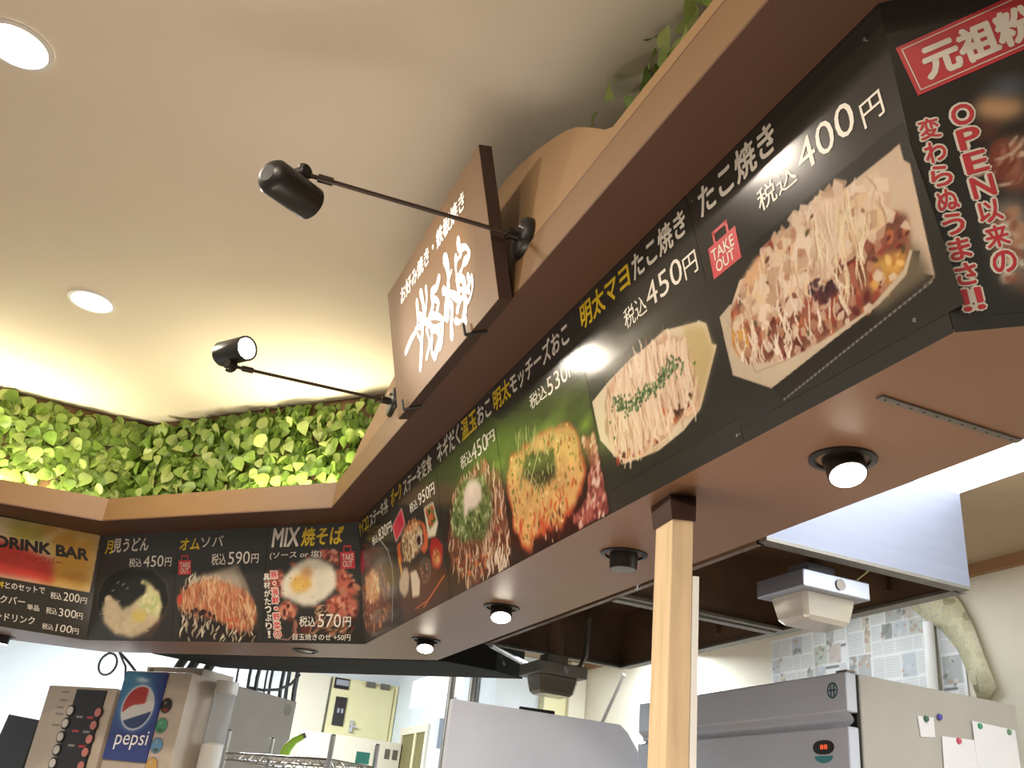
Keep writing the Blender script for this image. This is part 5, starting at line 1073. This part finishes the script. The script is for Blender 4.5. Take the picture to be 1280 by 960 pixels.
mb = MB(); cur = [(3.08, 2.66, 0.05), (2.97, 2.60, 0.07), (2.88, 2.52, 0.06), (2.82, 2.42, 0.05), (2.78, 2.30, 0.045), (2.74, 2.18, 0.045)]
for x, z, w in cur: mb.v += [(x+w*1.3, -3.086, z-w*0.9), (x-w*0.8, -3.072, z+w*0.7)]
mb.f = [(2*i, 2*i+1, 2*i+3, 2*i+2) for i in range(len(cur)-1)]
o = mb.build('newspaper_sheet', MT['newsy'], None, True); s = o.modifiers.new('solid', 'SOLIDIFY'); s.thickness = 0.001; tag(o, 'yellowed newspaper strip curling down at the right of the sheets', 'newspaper', 'newspaper sheets on the kitchen wall')
o = MB().tube([(3.0, -3.05, 2.0), (2.99, -3.05, 2.495)], 0.022, 14).build('white_pipe', MT['white'], None, True); tag(o, 'short white plastic pipe standing against the newspapered wall', 'pipe')

# ------------------------------------------------------------------ pale partition panel
t = thing('partition_panel', 'large pale grey panel standing left of the wooden post', 'panel', (3.06, -1.03, 0))
MB().add([(0, 0, 0), (0, 0.0, 0.868), (0, -0.63, 0.872), (0, -0.66, 0.85), (0, -0.70, 0.80), (0, -0.73, 0.72), (0, -0.76, 0)]+[(0.03, 0, 0), (0.03, 0.0, 0.868), (0.03, -0.63, 0.872), (0.03, -0.66, 0.85), (0.03, -0.70, 0.80), (0.03, -0.73, 0.72), (0.03, -0.76, 0)],
         [(0, 6, 5, 4, 3, 2, 1), (7, 8, 9, 10, 11, 12, 13)]+[(i, (i+1) % 7, 7+(i+1) % 7, 7+i) for i in range(7)]).build('sheet', MT['panelw'], t, bevel=0.002)
for v in t.children[0].data.vertices: v.co.z += 1.03 if v.co.z > 0.1 else 0.0
MB().box((0.04, -0.38, 0.02), (0.12, 0.7, 0.04)).build('base_foot', MT['steelrim'], t)
MB().tube([(0.02, -0.25, 1.905), (0.02, -0.38, 1.908)], 0.006, 8).build('top_bar', MT['black'], t)

# pillar, pipes and brace rod at the back
struct(MB().span((6.30, -3.09, 0), (6.395, -2.80, 2.695)).build('trim_8', MT['cream']))
struct(MB().span((6.25, -3.098, 0), (6.298, -2.97, 2.695)).build('trim_9', MT['wallc']))
for x, y, r, lb in ((7.25, -2.42, 0.028, 'dark grey upright pipe beside the bright notice, thinner of two'), (6.75, -2.42, 0.03, 'light grey upright pipe right of the bright notice')):
    o = MB().tube([(x, y, 0), (x, y, 2.695)], r, 12).build('upright_pipe', MT['steelrim'], None, True); tag(o, lb, 'pipe', 'upright pipes at the back')
o = MB().tube([(5.33, -2.90, 2.50), (5.60, -2.90, 2.22), (5.9, -2.9, 1.9)], 0.012, 8).build('brace_rod', MT['steelrim'], None, True); tag(o, 'dark slanting rod behind the pale panel below the hood corner', 'rod')
o = MB().tube([(5.25, -3.08, 2.69), (5.25, -3.08, 0.0)], 0.008, 8).build('wall_conduit', MT['steel'], None, True); tag(o, 'thin pale upright line of conduit on the back wall', 'conduit')
o = MB().tube([(4.93, -2.9, 2.33), (4.94, -2.9, 2.12), (4.96, -2.88, 2.08), (4.96, -2.88, 1.2)], 0.009, 8).build('bent_rod', MT['black'], None, True); tag(o, 'thin dark bent rod just left of the wooden post', 'rod')
t = thing('stock_pot', 'pale round steel pot half hidden left of the wooden post', 'pot', (4.70, -2.88, 1.696))
MB().tube([(0, 0, 0), (0, 0, 0.34), (0, 0, 0.36), (0, 0, 0.40)], [0.16, 0.16, 0.15, 0.05], 28).build('body', MT['steel'], t, True)
t2 = thing('wall_shelf', 'steel wall shelf carrying the pot behind the wooden post', 'shelf', (4.8, -3.099, 1.66))
MB().span((-0.5, 0, 0.01), (0.5, 0.42, 0.035)).build('shelf_board', MT['steel'], t2); MB().span((-0.4, 0, -0.2), (-0.37, 0.3, 0.01)).build('bracket', MT['steelrim'], t2); MB().span((0.37, 0, -0.2), (0.4, 0.3, 0.01)).build('bracket', MT['steelrim'], t2)
# bright notice on the right wall, its brightness put in as glow, doorway below it
o = MB().span((7.10, -2.459, 2.46), (8.45, -2.45, 2.72-0.03)).build('white_board', emit('glowing_white', (1.0, 0.98, 0.92), 1.6), None); tag(o, 'bright white lit panel on the wall behind the pale partition', 'lit panel')
t = thing('door_frame_unit', 'cream doorway low on the wall, left of the pale partition', 'doorway', (7.85, -2.458, 0))
MB().span((-0.06, 0, 0), (0.0, 0.02, 2.23)).span((0.68, 0, 0), (0.74, 0.02, 2.23)).span((-0.06, 0, 2.231), (0.74, 0.02, 2.29)).build('frame', MT['wallc'], t)
MB().span((0.0, 0.0, 0), (0.68, 0.006, 2.231)).build('dark_opening', mat('olive_door', srgb(120, 112, 70), 0.6), t)
MB().span((0.25, 0.008, 0), (0.30, 0.02, 2.23)).build('mullion', MT['cream'], t)
o = MB().span((7.38, -2.455, 2.08), (7.46, -2.40, 2.30)).build('wall_phone', MT['panelw'], None); tag(o, 'small grey wall phone right of the cream doorway', 'phone')
# cream locker wall at the far end
def locker():
    t = thing('cream_cupboard', 'tall cream cupboard with a lever handle, behind the chrome rack', 'cupboard', (8.96, -2.0, 0))
    MB().span((0.0, -0.455, 0), (0.03, 0.17, 2.69)).build('body', MT['cream'], t)
    o = MB().span((-0.02, -0.42, 1.0), (0.0, -0.005, 2.66)).build('door', MT['cream'], t)
    MB().span((-0.05, -0.075, 2.23), (-0.02, -0.045, 2.33)).span((-0.06, -0.11, 2.27), (-0.045, -0.05, 2.285)).build('handle', MT['chrome'], o)
    MB().span((-0.012, 0.015, 2.59), (0.0, 0.155, 2.685)).build('vent_window', MT['k'], t); MB().span((-0.016, 0.02, 2.62), (-0.013, 0.14, 2.67)).build('vent_louvre', MT['steel'], t)
    MB().span((-0.012, 0.01, 2.27), (0.0, 0.115, 2.52)).build('dark_window', MT['k'], t); MB().span((-0.016, 0.03, 2.38), (-0.013, 0.05, 2.42)).span((-0.016, 0.065, 2.38), (-0.013, 0.085, 2.42)).build('window_label', MT['steel'], t)
    MB().span((-0.04, -0.452, 0), (0.0, -0.43, 2.69)).build('door_edge', MT['cream'], t)
    for y0_ in (-0.14, -0.28): MB().span((-0.04, y0_-0.09, 2.64), (-0.021, y0_, 2.69)).build('box_holder', MT['steelrim'], t)
locker()
struct(MB().span((8.93, -1.80, 0), (8.999, -1.45, 2.69)).build('trim_10', MT['wallc']))
t = thing('low_white_door', 'white cabinet front below the cream cupboard with two small labels', 'cabinet', (8.5, -2.0, 0))
MB().span((0, -0.44, 0), (0.04, 0.45, 2.16)).build('front', MT['wallc'], t)
for y_ in (-0.30, -0.37): MB().span((-0.003, y_-0.045, 2.02), (0, y_, 2.10)).build('label_plate', MT['steelrim'], t)

# ------------------------------------------------------------------ drink machines on a counter
E1 = Vector((-0.741, -0.671, 0)).normalized(); E2 = Vector((0.671, -0.741, 0)).normalized(); FL = Vector((5.855, -0.031, 0)); Z3 = Vector((0, 0, 1))
def mframe(u, d, z):       # u along the front, d into the kitchen, z up; local axes: x = u, y = d
    M = Matrix((E1, E2, Z3)).transposed().to_4x4(); M.translation = FL+E1*u+E2*d+Z3*z; return M
ZC = 1.05
t = thing('side_counter', 'white serving counter carrying the drink machines', 'counter', M=mframe(-1.3, 0.0, 0))
MB().span((0, -0.1, ZC-0.04), (1.85, 1.0, ZC)).build('worktop', MT['white'], t); MB().span((0.03, 0, 0), (1.82, 0.97, ZC-0.04)).build('cabinet', MT['wallc'], t)
t = thing('drink_dispenser', 'beige drink dispenser with a blue pepsi panel on its front', 'drink dispenser', M=mframe(0, 0, ZC))
h = 2.13-ZC
MB().span((0, 0.03, 0), (0.483, 0.94, h)).build('body', MT['machside'], t, bevel=0.006); MB().span((0.0, 0.0, 0.35), (0.483, 0.03, h)).build('front_cover', MT['machine'], t, bevel=0.004)
MB().span((0.43, 0.001, 0), (0.486, 0.2, h-0.002)).build('side_cover', MT['machine'], t); MB().span((0.02, -0.14, 0.0), (0.46, 0.03, 0.04)).build('drip_tray', MT['steel'], t)
for k in range(4): MB().tube([(0.07+k*0.11, -0.03, 0.34), (0.07+k*0.11, -0.03, 0.28)], 0.02, 12).build('nozzle', MT['black'], t)
class Flat:           # painted panel on a machine front, x to the right, z up
    pass
def pepsi():
    p = Pic(0.0, 0.0, 0.318, 0.458, 0.004, (44, 60, 140)); X, Y = p.X, p.Y
    g = np.clip((Y-0.12)/0.3, 0, 1)*np.clip(1.15-np.abs(X-0.06)/0.24, 0, 1); p.a = p.a*(1-g[..., None])+np.array([70, 150, 200])/255*g[..., None]
    cx, cy, rx, ry = 0.158, 0.272, 0.112, 0.112
    p.ell(cx, cy, rx*1.35, ry*1.3, (120, 190, 225), 0, 0.5, 0.7); p.ell(cx, cy, rx*1.1, ry*1.1, (214, 222, 226), 0, 0.08); 
    d = np.hypot((X-cx)/rx, (Y-cy)/ry); ins = np.clip((1-d)/0.05, 0, 1); s = (Y-cy)-(X-cx)*0.45+0.012*np.sin((X-cx)*30)
    red = ins*np.clip((s-0.012)/0.006, 0, 1)*np.clip(1-((X-cx)-0.04)/0.012*np.clip((Y-cy+0.02)/0.05, 0, 1)*0.6, 0, 1); blu = ins*np.clip((-(Y-cy)+(X-cx)*0.30-0.045)/0.006, 0, 1)
    for mk, c in ((ins, (216, 216, 212)), (red, (190, 58, 52)), (blu, (48, 66, 120))): p.a = p.a*(1-mk[..., None])+np.array(c)/255*mk[..., None]
    return p
po = bpy.data.objects.new('brand_panel', None); 
M_ = Matrix(((1, 0, 0), (0, 0, -1), (0, 1, 0))).to_4x4()
def on_front(o, x, y, z): o.matrix_local = Matrix.Translation((x, y, z)) @ M_
bp = MB().span((0, 0, -0.006), (0.318, 0.458, 0.0)).build('brand_panel', MT['blue'], t); on_front(bp, 0.004, -0.008, 1.664-ZC); bp['label'] = 'blue panel with a red, white and blue globe'
pepsi().build(bp, 0, 0.0006, 'printed_face')
letter_obj(bp, [fit('pepsi', 0.058, 0.052, 0.235, 0.095, 2, 0.05, 0.0)], 'signtext', 0, 0.0012)
for (u, z, c, c2) in ((0.359, 1.955, (50, 44, 36), (150, 60, 44)), (0.361, 1.853, (70, 160, 110), (60, 110, 60)), (0.363, 1.753, (90, 150, 200), (70, 80, 60)), (0.362, 1.655, (214, 160, 70), (200, 110, 40))):
    p = Pic(-0.047, -0.042, 0.094, 0.084, 0.004, (190, 176, 160)); p.ell(0, 0, 0.045, 0.041, (90, 84, 74), 0, 0.06); p.ell(-0.002, 0, 0.042, 0.038, c, 0, 0.1); p.ell(0.0, -0.022, 0.026, 0.012, c2, 0, 0.5); p.ell(-0.01, 0.014, 0.016, 0.01, (170, 190, 180), 0.3, 0.6, 0.5)
    o = p.build(t, 0, 0.0, 'flavour_sticker', 'print'); on_front(o, u, -0.0012, z-ZC)
MB().tube([(0.486, 0.23, 2.11-ZC), (0.486, 0.23, 1.10-ZC)], 0.001, 6).build('seam', MT['dark'], t)
o = MB().tube([(0.483+0.085, 0.20, 2.115-ZC), (0.483+0.085, 0.20, 1.80-ZC)], 0.058, 24).build('cup_tube', MT['cup'], t, True); o['label'] = 'clear tube cup holder on the side'
MB().tube([(0.568, 0.20, 2.055-ZC), (0.568, 0.20, 2.120-ZC)], 0.062, 24).build('tube_cap', MT['white'], t, True)
for k in range(9): MB().tube([(0.568, 0.20, 1.79-ZC-k*0.012), (0.568, 0.20, 1.80-ZC-k*0.012)], [0.05, 0.058], 20).build('paper_cup', MT['white'], t, True)
MB().tube([(0.568, 0.20, 1.79-ZC), (0.568, 0.20, 1.40-ZC)], 0.064, 20).build('cup_sleeve', MT['white'], t, True)
MB().tube([(0.4835, 0.865, 2.07-ZC), (0.4845, 0.865, 2.07-ZC)], 0.035, 24).build('round_mark', MT['steelrim'], t)
t = thing('box_on_dispenser', 'flat pale valve box on top of the drink dispenser', 'box', M=mframe(0.02, 0.12, 2.131))
MB().span((0, 0, 0), (0.42, 0.26, 0.045)).build('box', MT['machine'], t, bevel=0.004); MB().tube([(0.04, -0.004, 0.022), (0.04, 0.0, 0.022)], 0.014, 14).build('knob', MT['steelrim'], t)
t = thing('coffee_machine', 'pale coffee machine with two columns of round buttons on black', 'coffee machine', M=mframe(-0.56, -0.02, ZC))
h = 2.028-ZC
MB().span((0, 0.0, 0.28), (0.545, 0.6, h)).build('body', MT['machine'], t, bevel=0.006); MB().span((0.02, 0.0, 0), (0.525, 0.55, 0.28)).build('base', MT['machside'], t)
MB().span((0.24, -0.006, 0.40), (0.476, 0.0, 2.012-ZC)).build('button_panel', MT['k'], t)['label'] = 'black button panel'
for (us, col) in (((0.242, 0.232, 0.226, 0.226, 0.226, 0.226), (205, 200, 192)), ((0.462, 0.455, 0.453, 0.450, 0.447, 0.447), (196, 120, 110))):
    for u, z in zip(us, (1.895, 1.827, 1.755, 1.687, 1.618, 1.55)):
        MB().tube([(u, -0.010, z-ZC), (u, -0.003, z-ZC)], 0.032, 18).build('button_rim', MT['k'], t, True)
        MB().tube([(u, -0.014, z-ZC), (u, -0.010, z-ZC)], 0.023, 18).build('button', mat('button_face', srgb(*col), 0.4), t, True)
for k, (z, w) in enumerate(((2.0, 0.055), (1.955, 0.06), (1.915, 0.05), (1.88, 0.06), (1.82, 0.06))):
    MB().span((0.12, -0.002, z-0.01-ZC), (0.12+w, 0.0, z-ZC)).build('printed_label', MT['machside'], t)
for k in range(3):
    for j, u in enumerate((0.30, 0.385)):
        MB().span((u, -0.008, 1.86-k*0.075-ZC), (u+0.05, -0.006, 1.872-k*0.075-ZC)).build('drink_name', MT['r'] if (k+j) % 2 else MT['machside'], t)
t = thing('dark_monitor', 'dark screen standing left of the coffee machine', 'monitor', M=mframe(-0.95, 0.0, ZC))
MB().add([(-0.02, 0, 0.12), (0.32, 0, 0.10), (0.36, 0, 0.787), (0.10, 0, 0.806)]+[(-0.02, 0.05, 0.12), (0.32, 0.05, 0.10), (0.36, 0.05, 0.787), (0.10, 0.05, 0.806)], [(0, 1, 2, 3), (7, 6, 5, 4), (0, 4, 5, 1), (1, 5, 6, 2), (2, 6, 7, 3), (3, 7, 4, 0)]).build('screen', MT['k'], t)
MB().span((0.05, 0, 0), (0.28, 0.2, 0.02)).span((0.13, 0.01, 0.02), (0.2, 0.05, 0.14)).build('stand', MT['black'], t)
# cables hanging from the soffit down to the machine
def cable(label, pts, r, grp='cables behind the drink dispenser'):
    o = MB().tube([Vector(p)-Vector(pts[0]) for p in pts], r, 8).build('cable', MT['cable'], None, True); o.location = pts[0]; tag(o, label, 'cable', grp)
w = lambda u, d, z: tuple(FL+E1*u+E2*d+Z3*z)
for k, u in enumerate((0.09, 0.19, 0.32)): cable('thick dark hose on top of the drink dispenser, %s' % ['left of three', 'middle of three', 'right of three'][k], [w(u-0.03, 0.30, 2.175), w(u-0.01, 0.31, 2.23), w(u+0.02, 0.32, 2.30), w(u+0.03, 0.32, 2.6)], 0.026)
for k, (u, d) in enumerate(((0.43, 0.42), (0.47, 0.48), (0.50, 0.55), (0.475, 0.63), (0.45, 0.70), (0.47, 0.78), (0.46, 0.84), (0.44, 0.88), (0.47, 0.91), (0.48, 0.93))):
    cable(['short stub of cable just right of the dark hoses', 'first thin cable right of the dark hoses', 'thicker dark cable right of the hoses', 'thin cable in the middle of the row behind the dispenser', 'cable left of the sweeping grey one', 'cable crossed by the sweeping grey one', 'thick cable near the back corner of the dispenser', 'thin cable near the back corner of the dispenser', 'last but one cable at the back corner of the dispenser', 'last cable at the back corner of the dispenser'][k], [w(min(u, .47), d, 2.132), w(min(u, .47)-0.01, d+0.005, 2.2), w(u-0.03+0.01*(k % 3), d+0.01, 2.7)], 0.006+0.003*(k % 3))
cable('grey cable sweeping over the top back of the dispenser', [w(0.45, 0.50, 2.14), w(0.46, 0.62, 2.145), w(0.47, 0.75, 2.17), w(0.47, 0.86, 2.22), w(0.47, 0.93, 2.29)], 0.009)
cable('thin cable hanging in front of the white wall, above the coffee machine', [(6.38, 0.05, 2.3), (6.33, -0.02, 2.2), (6.27, -0.06, 2.02)], 0.007)
cable('bent cable running from the coil to the dispenser top', [(6.35, 0.06, 2.3), (6.25, -0.03, 2.22), (6.18, -0.09, 2.16), (6.05, -0.10, 2.10)], 0.009)
coil = [(6.42+0.075*math.cos(a)*0.74, 0.085+0.075*math.cos(a)*0.67, 2.21+0.065*math.sin(a)) for a in [2*math.pi*k/20 for k in range(23)]]+[(6.36, 0.05, 2.32)]
cable('cable wound into a small loop under the soffit', coil, 0.007)

# ------------------------------------------------------------------ chrome wire rack
def rack():
    P = [Vector((5.00, -0.561, 0)), Vector((5.13, -0.795, 0)), Vector((4.40, -0.945, 0)), Vector((4.58, -1.20, 0))]
    t = thing('wire_rack', 'chrome wire shelf rack in front of the drink dispenser side', 'rack', (P[0].x, P[0].y, 0))
    for k, p in enumerate(P):
        local(t, MB().tube([p, p+Vector((0, 0, 1.835)), p+Vector((0, 0, 1.84))], [0.0125, 0.0125, 0.008], 14)).build('post', MT['chrome'], t, True)
    for z in (1.735, 1.2, 0.6):
        mb = MB(); a, b, c, d = P[0], P[1], P[2], P[3]; zz = Vector((0, 0, z))
        for q, r in ((a, b), (b, d), (d, c), (c, a)):
            mb.tube([q+zz, r+zz], 0.005, 6); mb.tube([q+zz-Z3*0.03, r+zz-Z3*0.03], 0.004, 6)
            L_ = (r-q).length; n = int(L_/0.035)
            for i in range(n): mb.tube([q.lerp(r, i/n)+zz-Z3*(0.03 if i % 2 else 0), q.lerp(r, (i+1)/n)+zz-Z3*(0 if i % 2 else 0.03)], 0.003, 5, False)
        for i in range(1, 28): mb.tube([a.lerp(c, i/28)+zz, b.lerp(d, i/28)+zz], 0.0025, 5, False)
        local(t, mb).build('wire_shelf', MT['chrome'], t)
rack()
t = thing('lime_tool', 'lime green plastic thing with a grey tip beside the dispenser side', 'tool', (4.98, -0.84, 1.741))
MB().tube([(0, 0, 0), (0, -0.01, 0.05), (0.0, -0.04, 0.09), (0, -0.075, 0.112)], [0.026, 0.024, 0.018, 0.015], 14).build('body', MT['lime'], t, True)
MB().tube([(0, -0.06, 0.105), (0, -0.088, 0.122)], 0.014, 12).build('tip', MT['steelrim'], t, True)
t = thing('teal_tag', 'small teal item by the right post of the wire rack', 'tag', (4.50, -1.12, 1.741))
MB().span((0, -0.03, 0), (0.02, 0.03, 0.05)).build('body', mat('teal_plastic', srgb(60, 150, 140), 0.4), t)
for o in list(bpy.data.objects):
    if o.type == 'MESH' and o.name.startswith('brand_panel') and o.parent is None: bpy.data.objects.remove(o)
